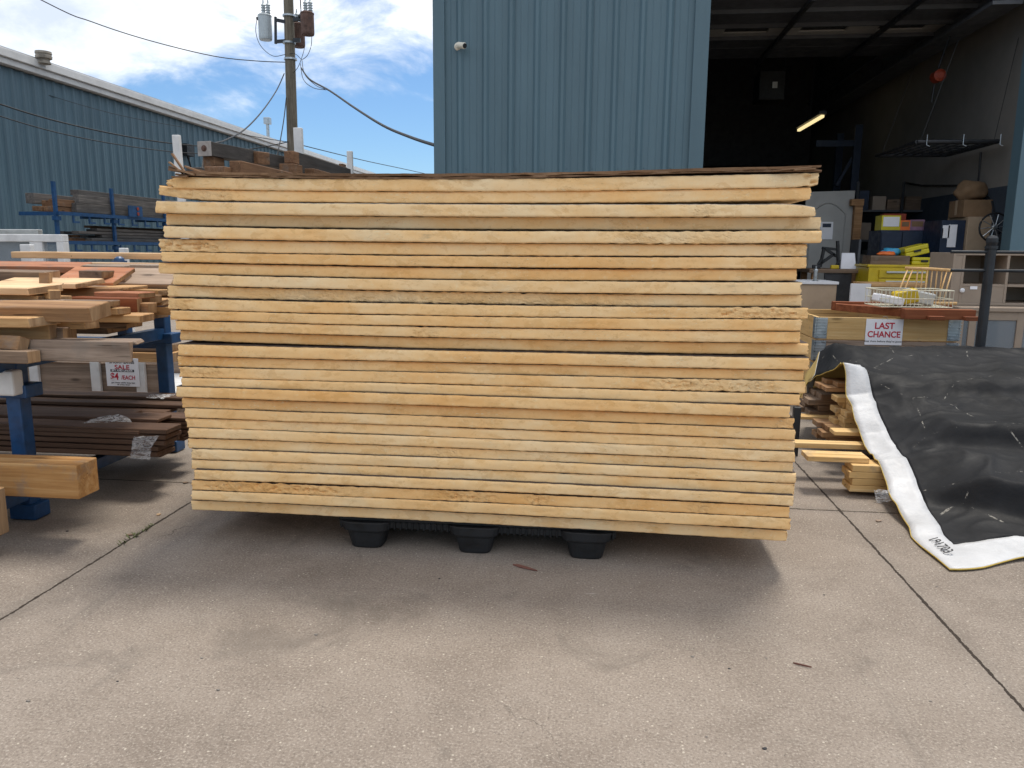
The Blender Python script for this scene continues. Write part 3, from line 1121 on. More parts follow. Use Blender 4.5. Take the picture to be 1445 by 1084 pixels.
# ================================================================ LUMBER RACK ON THE LEFT
def plank(label, mat, xr, yt, yb, Y, depth, length, yaw=0, roll=0, name='lumber_board', cat='board', group='salvaged lumber on the blue rack', cut=0.0, chip=0.0, pitch=0, parent=None):
    """a board lying along X whose right-hand end shows at pixel xr between yt and yb, front face at distance Y"""
    P1, P2 = at(xr, yt, Y=Y), at(xr, yb, Y=Y)
    if name == 'lumber_board':
        yaw += random.uniform(-3, 3)
        roll += random.uniform(-3, 3)
        chip += .008
        cut += random.uniform(-.12, .12)
    h = P1.z - P2.z
    x1, x0 = P1.x, P1.x - length
    m = MB()
    n = 14
    rows = []
    sd = xr*.37 + yt
    for k in range(n + 1):
        u = k/n
        x = x0 + (x1 - x0)*u
        w_ = fbm(x*1.4, sd)*.004
        e = [Vector((x, Y + w_, P2.z)), Vector((x, Y + w_, P1.z + w_)), Vector((x, Y + depth + w_, P1.z + w_)), Vector((x, Y + depth + w_, P2.z))]
        if k == n:
            for j, q in enumerate(e):
                q.x += -cut*(q.y - Y) + chip*noise.noise(Vector((j*2.3, sd, 1)))
        rows.append(e + [e[0].copy()])
    m.grid(rows)
    bmesh.ops.remove_doubles(m.bm, verts=m.bm.verts, dist=1e-6)
    bmesh.ops.holes_fill(m.bm, edges=[e for e in m.bm.edges if e.is_boundary], sides=0)
    if yaw or roll or pitch:
        R = Matrix.Rotation(math.radians(yaw), 3, 'Z') @ Matrix.Rotation(math.radians(pitch), 3, 'Y') @ Matrix.Rotation(math.radians(roll), 3, 'X')
        bmesh.ops.rotate(m.bm, verts=m.bm.verts, cent=P2, matrix=R)
    bmesh.ops.recalc_face_normals(m.bm, faces=m.bm.faces)
    for f_ in m.bm.faces:
        if abs(f_.normal.x) > .6:
            f_.material_index = 1
    o = m.build(name, mat, parent, bevel=.0035, bseg=1)
    o.data.materials.append(MATS['end_grain'] if 'deck' not in mat and 'grey' not in mat and 'gold' not in mat else MATS[mat])
    if not parent:
        tag(o, label, cat, group)
    return o


RX = -2.60
rack = thing('lumber_rack', 'blue steel stacking rack holding salvaged lumber at the left edge', 'rack', (RX - 1.2, 3.7, 0))
for xx in (RX, RX - 2.4):
    for yy in (3.14, 4.34):
        top_z = .74 if yy < 4 else .84
        m = MB()
        m.box(xx - .035, xx + .035, yy - .035, yy + .035, .06, top_z)
        m.build('post', 'blue_steel', rack, bevel=.006)
        m = MB()
        m.box(xx - .065, xx + .065, yy - .05, yy + .05, .004, .075)
        m.build('foot', 'blue_steel', rack, bevel=.006)
        m = MB()
        m.box(xx - .055, xx + .085, yy - .055, yy + .055, top_z - .165, top_z - .105)
        m.build('collar', 'blue_steel', rack, bevel=.006)
    m = MB()
    m.box(xx - .03, xx + .03, 2.9, 4.30, .095, .155)
    m.build('lower_rail', 'blue_steel', rack, bevel=.005)
    m = MB()
    m.box(xx - .03, xx + .03, 2.98, 4.31, .70, .765)
    m.build('upper_rail', 'blue_steel', rack, bevel=.005)
    m = MB()                                     # curved stub above the rear post
    m.tube([(xx, 4.34, .80), (xx - .01, 4.34, .86), (xx - .04, 4.34, .92), (xx - .10, 4.34, .98)], .033, 8)
    m.build('horn', 'blue_steel', rack)
for xx in (-3.3, -4.2):
    m = MB()
    m.box(xx - .03, xx + .03, 3.0, 4.31, .70, .765)
    m.build('cross_arm', 'blue_steel', rack, bevel=.005)
for yy in (3.14, 4.34):
    m = MB()
    m.box(RX - 2.365, RX - .036, yy - .028, yy + .028, .64, .699)
    m.build('long_rail', 'blue_steel', rack, bevel=.005)
p = at(168, 371, Y=4.36)
m = MB()
m.box(p.x - .03, p.x + .03, 4.335, 4.395, .66, p.z + .012)
m.lathe((p.x, 4.365, p.z + .012), [(.03, 0), (.027, .015), (.012, .026)], 10)
m.build('stake', 'blue_steel', rack)
m = MB()                                         # pale cap strapped on the front post
q0, q1 = at(-4, 522, Y=3.06), at(30, 558, Y=3.06)
m.box(q0.x, q1.x - .01, 3.03, 3.098, q1.z, q0.z)
m.build('post_sleeve', 'white_metal', rack, bevel=.01)

PL = plank
PL('pale pine board standing on edge at the back of the pile', 'pine_pale', 236, 357.5, 366.5, 4.42, .04, 1.02)
PL('pale pine board lying flat at the back of the pile', 'pine_pale', 236, 371.5, 378, 4.20, .2, 1.14)
PL('wide grey weathered plank ending against the foam stack', 'weathered_tan', 243, 400, 408, 3.98, .15, 1.0, roll=32)
PL('pinkish weathered board lying behind the wide grey plank', 'weathered_tan', 229, 374, 381, 4.16, .08, .62, roll=10)
PL('dark grey weathered plank standing behind the wide red board', 'old_grey', 176, 375, 405, 3.98, .05, 2.0, roll=6, cut=-.3)
PL('wide red board tilted face up with a golden sawn end', 'fir_red', 160, 398, 405, 3.70, .20, .34, roll=24)
PL('long red board with a splintered dark end', 'fir_red', 116, 377, 386, 3.92, .16, .62, cut=.15, chip=.07, roll=8)
PL('broken dark chunk of board beside the wide red board', 'old_brown', 141, 383, 394, 3.70, .07, .16, yaw=-18, chip=.04)
PL('short pale board with a clean square end, upper middle of the pile', 'pine_pale', 106, 400, 408, 3.46, .15, .42, cut=-.5, roll=11)
PL('brown board crossing the top left of the pile', 'old_brown', 62, 384, 397, 3.60, .14, 1.5)
PL('dark board end leaning upright, top left of the pile', 'pine_dark', 66, 385, 411, 3.44, .03, .05, roll=-6)
PL('pale board with a angled end at the upper left edge', 'pine_pale', 40, 406, 417, 3.10, .13, .8, cut=-.45, roll=9)
PL('short square timber offcut twisted towards the camera', 'pine', 68, 410, 423, 3.16, .05, .25, yaw=-24)
PL('thin tan board under the pale board with the angled end', 'pine', 52, 417, 424, 3.14, .2, 1.2)
PL('long brown two by four with a pale upper edge', 'pine_dark', 158, 407, 420, 3.55, .1, 1.8)
PL('thin tan board above the long brown two by four', 'pine', 181, 405, 410, 3.62, .16, 1.2)
PL('tan two by four pointing at the foam stack', 'pine', 222, 409, 418, 3.85, .12, 1.3)
PL('wide red-brown plank with a split end, middle of the pile', 'cedar', 192, 421, 444, 3.42, .06, 1.6, chip=.02)
PL('pink board end lying over the red-brown plank', 'fir_red', 194, 414, 422, 3.46, .12, .24, yaw=-4)
PL('square timber end right of the red-brown plank', 'pine_dark', 210, 417, 429, 3.62, .1, .8)
PL('dark two by six far right in the pile, below the tan two by four', 'pine_dark', 240, 419, 432, 3.95, .1, 1.2)
PL('small square offcut with a pink top', 'pine_dark', 208, 428, 443, 3.45, .06, .3, yaw=-10)
PL('tan board far right at the bottom of the pile', 'pine', 242, 433, 445, 3.92, .14, 1.2)
PL('heavy brown beam with a sloping cut end, front of the pile', 'pine_dark', 126, 435, 456, 2.98, .10, 1.4, cut=-.45, roll=12)
PL('two by four end beside the heavy brown beam', 'pine', 165, 435, 445, 3.24, .09, .7)
PL('tan board under the red-brown plank', 'pine', 197, 445, 456, 3.28, .14, 1.4)
PL('brown timber at the left edge with a worn corner', 'pine_dark', 33, 434, 450, 3.00, .1, .8, cut=-.4)
PL('timber with a yellow painted end', 'pine', 40, 449, 463, 2.90, .14, .8, cut=-.4)
PL('thick plank end facing the camera, left of the pile', 'pine', 68, 454, 482, 3.02, .05, .9)
PL('short grey-brown timber end beside the thick plank', 'old_brown', 88, 463, 480, 3.06, .08, .8)
PL('two by four end with a dark stain', 'pine', 119, 453, 465, 3.10, .09, .7)
PL('long silvery weathered plank across the front of the rack', 'old_grey', 180, 483, 512, 2.93, .05, 2.2, chip=.05, roll=-6)
PL('thin grey strip on top of the silvery plank', 'old_grey', 190, 482, 487, 3.0, .08, .7, chip=.03)
PL('brown timber wedge at the left edge above the silvery plank', 'pine_dark', 20, 474, 494, 2.86, .05, .5, roll=-20, yaw=-12)
PL('dark timber end at the left edge below the wedge', 'old_brown', 37, 496, 514, 2.84, .08, .6)
PL('thick golden square beam jutting in at the lower left', 'beam_gold', 107, 658, 705, 2.84, .135, 1.6, name='timber_beam', cat='beam', group='golden beams at the lower left')
PL('sliver of a pale timber end at the very left edge, lowest in the photo', 'pine', -26, 700, 765, 2.62, .12, .6, name='timber_beam', cat='beam', group='golden beams at the lower left')
PL('brown board end in the gap beside the foam stack, above the blue arm', 'old_brown', 236, 411, 419, 4.02, .1, 1.0)
PL('weathered board under the wide grey plank', 'old_grey', 226, 404, 409, 4.0, .14, 1.2)
PL('short tan board end in the shadow beside the foam stack', 'pine', 228, 424, 432, 3.72, .1, .9)
PL('grey board lying under the wide red board', 'old_grey', 150, 404, 409, 3.62, .16, 1.4)
PL('worn brown board between the red-brown plank and the heavy beam', 'old_brown', 150, 426, 434, 3.2, .12, 1.2)
PL('stained board end low in the pile, right of the two by four ends', 'old_brown', 178, 456, 464, 3.4, .14, 1.3)
PL('thin pale strip lying on the heavy brown beam', 'pine_pale', 92, 430, 434, 3.06, .05, .8)
PL('grey weathered board at the left edge under the thin tan board', 'old_grey', 74, 424, 432, 3.1, .14, .9)
PL('dark board filling the back of the pile under the cross boards', 'pine_dark', 214, 436, 450, 3.98, .2, 1.6)
PL('brown board low at the back over the blue arm', 'old_brown', 150, 463, 472, 3.8, .2, 1.4)
for xx in (-2.95, -3.45):                        # bearers that carry the two golden beams
    zt_ = at(107, 705, Y=2.84).z - .006
    m = MB()
    m.box(xx, xx + .1, 2.845, 2.99, 0, zt_)
    tag(m.build('bearer', 'old_brown'), 'rough bearer block under the thick golden beam', 'timber', 'bearers under the golden beams')
    zt_ = at(-26, 765, Y=2.62).z - .006
    m = MB()
    m.box(xx, xx + .1, 2.63, 2.74, 0, zt_)
    tag(m.build('bearer', 'old_brown'), 'rough bearer block under the lowest pale timber', 'timber', 'bearers under the golden beams')
# brown decking lying in the lower level
DG = 'brown deck boards under the lumber rack'
for k in range(5):
    for r_ in range(2):
        PL('chocolate brown deck board in the front bundle bound with plastic wrap', 'deck_brown', 232 + random.uniform(-4, 8) - 3*k, 607 + k*8.0, 613.5 + k*8.0, 3.50 + r_*.145, .14, 2.0 + random.uniform(0, .1), name='deck_board', cat='deck board', group=DG)
for k in range(6):
    for r_ in range(2):
        PL('chocolate brown deck board in the rear bundle next to the foam stack', 'deck_brown', 262 + random.uniform(-4, 5) - (6 if r_ else 0), 590 + k*5.6, 594.6 + k*5.6, 3.86 + r_*.145, .14, 2.1, name='deck_board', cat='deck board', group=DG)
for (xr, yt, yb, Y, lab) in ((195, 609, 614, 3.49, 'loose brown deck board lying over the wrapped front bundle'), (100, 603, 608, 3.5, 'shorter brown deck board lying left on the front bundle'),
                             (222, 592, 597, 3.72, 'loose brown deck board right of the plastic film'), (180, 586, 592, 3.8, 'brown deck board with a dark end behind the plastic film'),
                             (232, 581, 586, 3.98, 'dark brown deck board reaching the blue rear post'), (258, 572, 577, 4.05, 'brown deck board across the top of the rear bundle'),
                             (259, 562, 566, 4.16, 'reddish brown deck board at the back of the rear bundle')):
    PL(lab, 'deck_brown', xr, yt, yb, Y, .14, 2.0, name='deck_board', cat='deck board', group=DG)


def film(label, rows_px, group=None):
    """crinkled clear film laid through points (px, py, Y)"""
    m = MB()
    rows = []
    for r in rows_px:
        P = [at(x, y, Y=Y) for x, y, Y in r]
        out = []
        for a_, b2 in zip(P, P[1:]):
            for k in range(8):
                q = a_.lerp(b2, k/8)
                out.append(q)
        out.append(P[-1])
        rows.append(out)
    full = []
    for a_, b2 in zip(rows, rows[1:]):
        for k in range(6):
            full.append([p.lerp(q, k/6) for p, q in zip(a_, b2)])
    full.append(rows[-1])
    for i, r in enumerate(full):
        for j, q in enumerate(r):
            q.z += .012*noise.noise(Vector((i*.8, j*.6, len(label))))
            q.y += .012*noise.noise(Vector((i*.7, j*.9, 5 + len(label)))) - .012
    m.grid(full)
    return tag(m.build('plastic_film', 'plastic_wrap', smooth=True), label, 'plastic film', group)


film('crinkled clear film wrapped round the end of the front deck board bundle', [[(186, 646, 3.48), (213, 648, 3.48)], [(188, 630, 3.48), (216, 630, 3.48)], [(190, 616, 3.485), (226, 614, 3.485)], [(205, 612, 3.7), (230, 611, 3.7)]], 'plastic film on the deck boards')
film('loose bubble of clear film between the deck board bundles', [[(98, 604, 3.52), (190, 604, 3.6)], [(120, 596, 3.6), (188, 594, 3.68)], [(150, 585, 3.75), (180, 586, 3.75)]], 'plastic film on the deck boards')
film('small patch of film at the back of the deck boards', [[(208, 561, 4.14), (232, 562, 4.14)], [(214, 556, 4.25), (250, 556, 4.25)]], 'plastic film on the deck boards')

# crate with the sale sign behind the rack
CY = 5.05
cr = thing('timber_crate', 'low timber crate with white metal posts behind the blue rack, carrying the sale sign', 'crate', (at(140, 560, Y=CY).x, CY + .4, 0))
p0, p1 = at(-60, 548, Y=CY), at(240, 551, Y=CY)
zt = at(150, 514, Y=CY).z
m = MB()
m.box(p0.x, p1.x, CY, CY + .03, p0.z, zt)
m.build('side_board', 'old_grey', cr)
m = MB()
m.box(p0.x, p1.x, CY + .9, CY + .93, p0.z, zt)
m.build('side_board', 'old_grey', cr)
m = MB()
m.box(p0.x - .05, p1.x + .05, CY - .03, CY + .94, p0.z - .04, p0.z - .002)
m.build('base', 'white_metal', cr)
for xpx in (52, 138, 201, 235):
    q = at(xpx, 548, Y=CY - .01)
    m = MB()
    m.box(q.x - .035, q.x + .035, CY - .028, CY - .001, .02, zt + .02)
    m.build('post', 'white_metal', cr, bevel=.004)
for xx in (p0.x + .1, p1.x - .1):
    m = MB()
    m.box(xx - .05, xx + .05, CY, CY + .9, 0, p0.z - .041)
    m.build('skid', 'old_grey', cr)
for (xr, yt, yb, mt, lab) in ((238, 487, 497, 'old_brown', 'dark board lying on the crate behind the blue post'), (240, 499, 512, 'pine', 'tan board lying on the crate behind the blue post')):
    PL(lab, mt, xr, yt, yb, CY - .01 if mt == 'pine' else CY + .02, .2, 1.6, group='boards on the timber crate')


def sale_sign():
    Y = CY - .034
    a_, b2 = at(148, 505, Y=Y), at(197.5, 546, Y=Y)
    s = thing('sale_sign', 'white paper sale sign with red lettering, $4 each, on the timber crate', 'sign', ((a_.x + b2.x)/2, Y, b2.z))
    m = MB()
    m.box(a_.x, b2.x, Y, Y + .003, b2.z, a_.z)
    m.build('sheet', 'paper', s)
    cx, hw, hh = (a_.x + b2.x)/2, (b2.x - a_.x)/2, a_.z - b2.z
    yy = Y - .0012
    def ln(txt, f, size, mat, bold=.02, sq=1, dx=0):
        lettering(txt, hh*size, mat, (cx + dx*hw, yy, b2.z + hh*f), s, bold=bold*.5, squeeze=sq)
    ln('SHORT 2X10S', .86, .16, 'ink_black', .03, .95)
    ln('SALE', .675, .21, 'ink_red', .03, 1.25)
    m = MB()
    m.box(cx - hw*.72, cx + hw*.72, yy, yy + .0008, b2.z + hh*.515, b2.z + hh*.60)
    m.build('banner', 'ink_black', s)
    lettering('8FT AND UNDER', hh*.085, 'paper', (cx, yy - .0008, b2.z + hh*.558), s, bold=.02, squeeze=1.2)
    ln('$4', .34, .34, 'ink_red', .05, .85, -.50)
    ln('/EACH', .31, .20, 'ink_red', .03, .9, .34)
    ln('get them while they last', .13, .07, 'ink_black', .01, 1.3)
    ln('all sales final', .06, .06, 'ink_black', .01, 1.6)


sale_sign()

# old windows and white stakes behind the lumber
WYY = 6.3
a_, b2 = at(-70, 326, Y=WYY), at(93, 390, Y=WYY)
win = thing('old_window', 'salvaged white framed window leaning behind the lumber at the left edge', 'window', ((a_.x + b2.x)/2, WYY, 0))
zt_, zb_ = at(93, 331, Y=WYY).z, .0
m = MB()
fw = .065
m.box(a_.x, b2.x, WYY, WYY + .08, zt_ - fw, zt_)
m.box(b2.x - fw, b2.x, WYY, WYY + .08, .0, zt_ - fw - .0005)
m.box(a_.x, a_.x + fw, WYY, WYY + .08, .0, zt_ - fw - .0005)
q = at(50, 350, Y=WYY)
m.box(q.x - .06, q.x + .06, WYY + .005, WYY + .075, .0, zt_ - fw - .0005)
m.box(a_.x + fw, b2.x - fw, WYY, WYY + .08, .0005, fw)
m.build('frame', 'white_metal', win, bevel=.006)
m = MB()
m.box(a_.x + fw, b2.x - fw, WYY + .035, WYY + .043, fw, zt_ - fw)
m.build('pane', 'window_glass', win)
m = MB()
q = at(58, 324, Y=WYY + .3)
m.box(a_.x - .3, q.x, WYY + .25, WYY + .32, 0.0, q.z)
m.build('spare_sash', 'aluminium', win, bevel=.006)


def stake(px, w, yt, Y, label, lean=0.0, zb=0.0):
    q = at(px, yt, Y=Y)
    hw = w/2/F*Y
    m = MB()
    m.obox((q.x + lean*q.z/2*0 - lean*(q.z - zb)/2, Y + .03, (q.z + zb)/2), (hw, 0, 0), (0, hw*.6, 0), (lean*(q.z - zb)/2, 0, (q.z - zb)/2))
    return m


for px, w, yt, Y, lab in ((34, 17, 345, 5.6, 'short white stake in front of the salvaged window'), (171, 12, 350, 5.4, 'stubby white stake top behind the pale pine boards')):
    tag(stake(px, w, yt, Y, lab).build('rack_stake', 'white_metal', bevel=.006), lab, 'stake', 'white stakes of the timber racks')

# ================================================================ HIGH TIMBER RACK BEHIND THE STACK
tr_ = thing('timber_rack', 'white steel cantilever rack with tall stakes holding beams behind the foam stack', 'rack', (-3.1, 8, 0))
for px, w, yt, Y, ln_ in ((246, 11, 190, 6.2, -.02), (419, 12, 180, 8.4, -.012), (492.5, 8, 213, 10.2, .0)):
    stake(px, w, yt, Y, '', ln_).build('stake', 'white_metal', tr_, bevel=.006)
    q = at(px, yt, Y=Y)
    m = MB()
    m.box(q.x + .0, q.x + 1.6, Y + .08, Y + .16, 1.70, 1.80)
    m.build('arm', 'white_metal', tr_, bevel=.006)
    m = MB()
    m.box(q.x + .9, q.x + 1.05, Y + .06, Y + .18, 0, 1.699)
    m.build('column', 'white_metal', tr_, bevel=.006)

BG = 'timbers on the high rack'
# long dark painted beam with a pale end plate
A = at(289.5, 220, Y=7.0)
B = at(412, 240, Y=8.4)
zc = (at(289, 200, Y=7.0).z - A.z)
dv = (B - A)
dv.z = 0
dv.normalize()
sv = Vector((dv.y, -dv.x, 0))
hw = .072
L = math.hypot(B.x - A.x, B.y - A.y)
beam = thing('painted_beam', 'long dark grey beam with a pale bolted end plate, running back towards the pole', 'beam', A, BG)
m = MB()
m.obox(A + dv*(L/2 + .004) + Vector((0, 0, zc/2)), dv*L/2, sv*hw, Vector((0, 0, zc/2)))
m.build('body', 'grey_beam', beam, bevel=.004)
m = MB()
m.obox(A + Vector((0, 0, zc/2)) - dv*.004, dv*.004, sv*(hw + .003), Vector((0, 0, zc/2 + .003)))
ep = m.build('end_plate', 'grey_paint_end', beam, bevel=.003)
m = MB()
m.lathe(A + Vector((0, 0, zc*.52)) - dv*.0085, [(.028, 0), (.028, .006), (.016, .008), (.016, .018)], 14, -dv)
m.build('bolt', 'rust', ep)


def deep_timber(label, x0, x1, yt, yb, Y, length, mat='old_brown_depth', yaw=0.0):
    """a timber running away from the camera, its near end between pixels x0..x1 and yt..yb"""
    P, Q = at(x0, yt, Y=Y), at(x1, yb, Y=Y)
    d = Vector((math.sin(yaw), math.cos(yaw), 0))
    s_ = Vector((d.y, -d.x, 0))
    c = Vector(((P.x + Q.x)/2, Y, (P.z + Q.z)/2))
    m = MB()
    m.obox(c + d*length/2, d*length/2, s_*abs(Q.x - P.x)/2, Vector((0, 0, abs(P.z - Q.z)/2)))
    return tag(m.build('timber', mat, bevel=.005, bseg=1), label, 'timber', BG)


deep_timber('rusty brown block under the near end of the dark grey beam', 286, 303, 221, 238, 7.05, .2)
deep_timber('thick brown timber in front of the dark grey beam', 323, 342, 227, 250, 6.4, 1.25, yaw=.02)
deep_timber('brown timber end resting on the dark grey beam', 354, 367, 214, 231, 7.6, .14, yaw=.5)
deep_timber('low brown timber left of the thick brown one', 287, 318, 235, 250, 6.3, .25, yaw=.1)
deep_timber('dark brown timber end, upper of two beside the middle white stake', 400, 414, 213, 230, 8.0, .14, yaw=.1)
deep_timber('dark brown timber end, lower of two beside the middle white stake', 393, 415, 231, 246, 7.9, .2, yaw=.1)
deep_timber('flat brown timber right of the middle white stake', 428, 444, 238, 250, 8.3, .5, yaw=.02)
deep_timber('second dark grey beam, right of the middle white stake', 414, 423, 215, 250, 8.15, 1.75, 'grey_beam')
deep_timber('small brown block at the far end of the dark grey beam', 478, 484, 231, 243, 15.2, .2)
deep_timber('dark grey timber stub lying near the left white stake', 262, 283, 236, 250, 6.6, .6, 'grey_beam', .05)

# ================================================================ FAR BLUE RACK ALONG THE HALL
FX = -9.0
def yat(px, X):
    w = ray(px, 345)
    return w.y*X/w.x


far = thing('pipe_rack', 'distant blue steel rack of long boards along the left hall wall', 'rack', (FX, 15, 0))
fy = [yat(83, FX), yat(163, FX), yat(235, FX), yat(235, FX) + 2.0]
z_up = at(163, 304, X=FX).z
z_lo = at(163, 341, X=FX).z
for k, yy in enumerate(fy):
    m = MB()
    m.box(FX - .022, FX + .022, yy - .03, yy + .03, 0, at(163, 267, X=FX).z)
    m.build('upright', 'blue_steel', far)
    for zz in (z_up, z_lo, z_lo - .5):
        m = MB()
        m.box(FX - .65, FX - .023, yy - .025, yy + .025, zz - .07, zz - .01)
        m.build('arm', 'blue_steel', far)
        m = MB()
        m.box(FX - .035, FX + .045, yy - .06, yy + .06, zz - .15, zz - .08)
        m.build('joint', 'blue_steel', far)
for zz in (z_up, z_lo, z_lo - .5):
    m = MB()
    m.box(FX + .023, FX + .06, fy[0], fy[-1], zz - .06, zz + .0)
    for k in range(12):                          # hooks under the rail
        yy = fy[0] + .35 + k*(fy[-1] - fy[0] - .6)/11
        m.box(FX + .03, FX + .05, yy, yy + .035, zz - .18, zz - .061)
        m.box(FX + .03, FX + .05, yy + .035, yy + .17, zz - .18, zz - .15)
    m.build('rail', 'blue_steel', far)
UP = [(-.62, 80, .00, .12, 'far_grey'), (-.44, 58, .0, .08, 'old_brown_depth'), (-.27, 74, .0, .08, 'old_brown_depth'), (-.12, 112, .0, .16, 'far_grey'),
      (-.62, 50, .13, .17, 'far_grey'), (-.43, 72, .085, .10, 'old_brown_depth'), (-.26, 82, .085, .12, 'old_brown_depth'), (-.13, 116, .165, .14, 'far_grey'), (-.26, 113, .31, .09, 'far_grey')]
for dx, npx, dz, h_, mt in UP:
    yy = yat(npx, FX + dx + .1)
    m = MB()
    m.box(FX + dx, FX + dx + (.11 if dx > -.2 else .16), yy, yy + 6.2, z_up + .005 + dz, z_up + .005 + dz + h_)
    tag(m.build('long_board', mt, bevel=.005), 'grey and brown boards on the upper level of the distant blue rack', 'board', 'boards on the distant rack, upper level')
for k in range(18):
    yy = fy[0] + .55 + random.uniform(-.3, .9) + (k//4)*.12
    m = MB()
    x0 = FX - .62 + (k % 4)*.15
    z0 = z_lo + .005 + (k//4)*.06
    m.box(x0, x0 + .14, yy, yy + 5.4, z0, z0 + random.uniform(.035, .055))
    tag(m.build('long_board', 'old_brown_depth' if random.random() < .55 else 'far_grey', bevel=.003), 'thin weathered boards on the lower level of the distant blue rack', 'board', 'boards on the distant rack, lower level')
p, q = at(184, 290, X=FX + .12), at(202, 307, X=FX + .12)
plate = thing('load_sign', 'blue square plate with two red dots on the distant rack', 'plate', (FX + .1, (p.y + q.y)/2, q.z))
m = MB()
m.box(FX + .065, FX + .085, p.y, q.y + .05, q.z, p.z)
m.build('panel', 'blue_steel', plate)
for f in (.3, .75):
    m = MB()
    m.lathe((FX + .091, p.y + (q.y - p.y)*.72, q.z + (p.z - q.z)*f), [(.035, 0), (.035, .006)], 12, (1, 0, 0))
    m.build('dot', 'red_paint', plate)


# ================================================================ TARP AND THE PILE UNDER IT
def pxy(px, py, Y):
    return at(px, py, Y=Y)


EDGE = [pxy(1126, 563, 5.35), pxy(1139, 540, 5.3), pxy(1152, 528, 5.15), pxy(1168, 524, 4.95), pxy(1184, 512, 4.85), pxy(1191, 510, 4.72), pxy(1197, 558, 4.62),
        pxy(1201, 576, 4.50), pxy(1213, 612, 4.35), pxy(1226, 641, 4.12), pxy(1238, 650, 4.02), pxy(1254, 690, 3.82), pxy(1268, 722, 3.62), at(1286, 756, Z=.012), at(1340, 803, Z=.012)]
YN = [5.62, 5.55, 5.46, 5.30, 5.02, 4.78, 4.60, 4.46, 4.30, 4.12, 4.00, 3.80, 3.60, 3.40, 3.16]


def tarp_height(x, y):
    """height of the draped sheet over the stepped lumber"""
    yr = max(3.36, 3.80 - .62*(x - 1.5))                     # lowest ridge slants towards the camera
    y2 = 4.06 + .05*math.sin(x*5)                            # edge of the lower shelf
    k = min(1, max(0, (x - 1.62)/.2))                        # shelf fades out near the hem
    P_ = [(5.62, .08), (5.54, .50), (5.46, .63), (5.36, .652), (5.15, .655), (4.60, .545 + .015*math.sin(x*3)), (4.52, .475), (4.38, .415),
          (4.30, .40), (y2 + .01, .39*k + .31*(1 - k)), (y2 - .045, .285), (max(yr + .16, 3.9 - .4*(x - 1.5)), .245), (yr, .225), (yr - .05, .10), (yr - .12, .075), (3.22, .02), (3.1, .012)]
    for (ya, za), (yb, zb_) in zip(P_, P_[1:]):
        if y >= yb or (yb, zb_) == P_[-1]:
            u = min(1, max(0, (ya - y)/max(1e-4, ya - yb)))
            return za + (zb_ - za)*u
    return .012


def ridged(x, y, sd):
    n_ = 1 - abs(noise.noise(Vector((x, y, sd))))*2.2
    return max(0, n_)**3


def tarp_point(s, d):
    """s 0..1 from the back edge to the front, d metres from the left edge"""
    n = len(EDGE) - 1
    q = min(s*n, n - 1e-6)
    k = int(q)
    u = q - k
    E_ = EDGE[k].lerp(EDGE[k+1], u)
    yi = YN[k] + (YN[k+1] - YN[k])*u
    wd_ = min(1, max(0, (s - .30)/.14))
    w_ = min(1, d/(.15 + .27*wd_))
    w_ = w_*w_*(3 - 2*w_)
    x = E_.x + d
    f = max(0, (s - .9)/.1)
    y = E_.y*(1 - w_) + yi*w_
    y += f*w_*.02 + f*max(0, d - .15)*.10
    amp = min(1, .25 + d/.3)*(1 - f*.8)
    hz = 0
    for a_ in (-.02, 0, .02):
        hz += tarp_height(x, y - f*max(0, d - .15)*.10 + a_)/3
    z = E_.z*(1 - w_) + hz*w_
    warp = .25*noise.noise(Vector((x*1.3, y*1.3, 7)))
    z += amp*(.007*ridged(x*2.1 + warp*3, y*3.4, 3) + .014*ridged(x*1.7 - y*1.9, y*1.6 + x, 11) + .008*ridged(x*6, y*7 + warp*4, 5) + .006*fbm(x*1.6, y*2.6, 3, 3) - .010 - (.022 if y > 4.6 else .022*max(0, (y - 4.3)/.3)))
    y += amp*.014*noise.noise(Vector((x*3, z*9, 9)))
    x += (1 - f)*.030*noise.noise(Vector((s*13, 2, 1)))*(1 - min(1, d/.3))
    z += (1 - f)*.014*noise.noise(Vector((s*22, d*9, 4)))*(1 - min(1, d/.4))
    return Vector((x, y, max(z, .008)))


tarp = thing('tarp', 'black tarp with a white hem draped over a lumber pile on the right', 'tarp', (2.4, 4.2, 0))
ds = [0, .004, .035, .07, .105, .135] + [.135 + .013*k for k in range(1, 110)] + [1.565 + .04*k for k in range(1, 32)]
S = [k/224 for k in range(224)] + [.9985, 1.0]
NS = len(S) - 1
pts = [[tarp_point(s, d) for d in ds] for s in S]
mb_black, mb_white, mb_edge = MB(), MB(), MB()


def add_cells(mb, test):
    cache = {}
    def vv(i, j):
        if (i, j) not in cache:
            cache[(i, j)] = mb.bm.verts.new(pts[i][j])
        return cache[(i, j)]
    for i in range(NS):
        for j in range(len(ds) - 1):
            if test(i, j):
                mb.bm.faces.new((vv(i, j), vv(i, j+1), vv(i+1, j+1), vv(i+1, j)))


FR = next(i for i, q_ in enumerate(S) if q_ >= .948)
is_edge = lambda i, j: j == 0 or i == NS - 1
is_white = lambda i, j: not is_edge(i, j) and ((j < 5 and not .10 < S[i] < .33) or i >= FR)
add_cells(mb_black, lambda i, j: not is_edge(i, j) and not is_white(i, j))
add_cells(mb_white, is_white)
add_cells(mb_edge, is_edge)
sheet = mb_black.build('sheet', 'tarp_black', tarp, smooth=True, solid=.003)
hem = mb_white.build('hem', 'tarp_white', tarp, smooth=True, solid=.0034)
for o in (sheet, hem):                           # tan underside
    if sum(p.normal.z for p in o.data.polygons) < 0:
        o.data.flip_normals()
    o.data.materials.append(MATS['tarp_back'])
    o.modifiers['thickness'].material_offset = 1
mb_edge.build('edge_binding', 'tarp_yellow', tarp, smooth=True, solid=.0045)
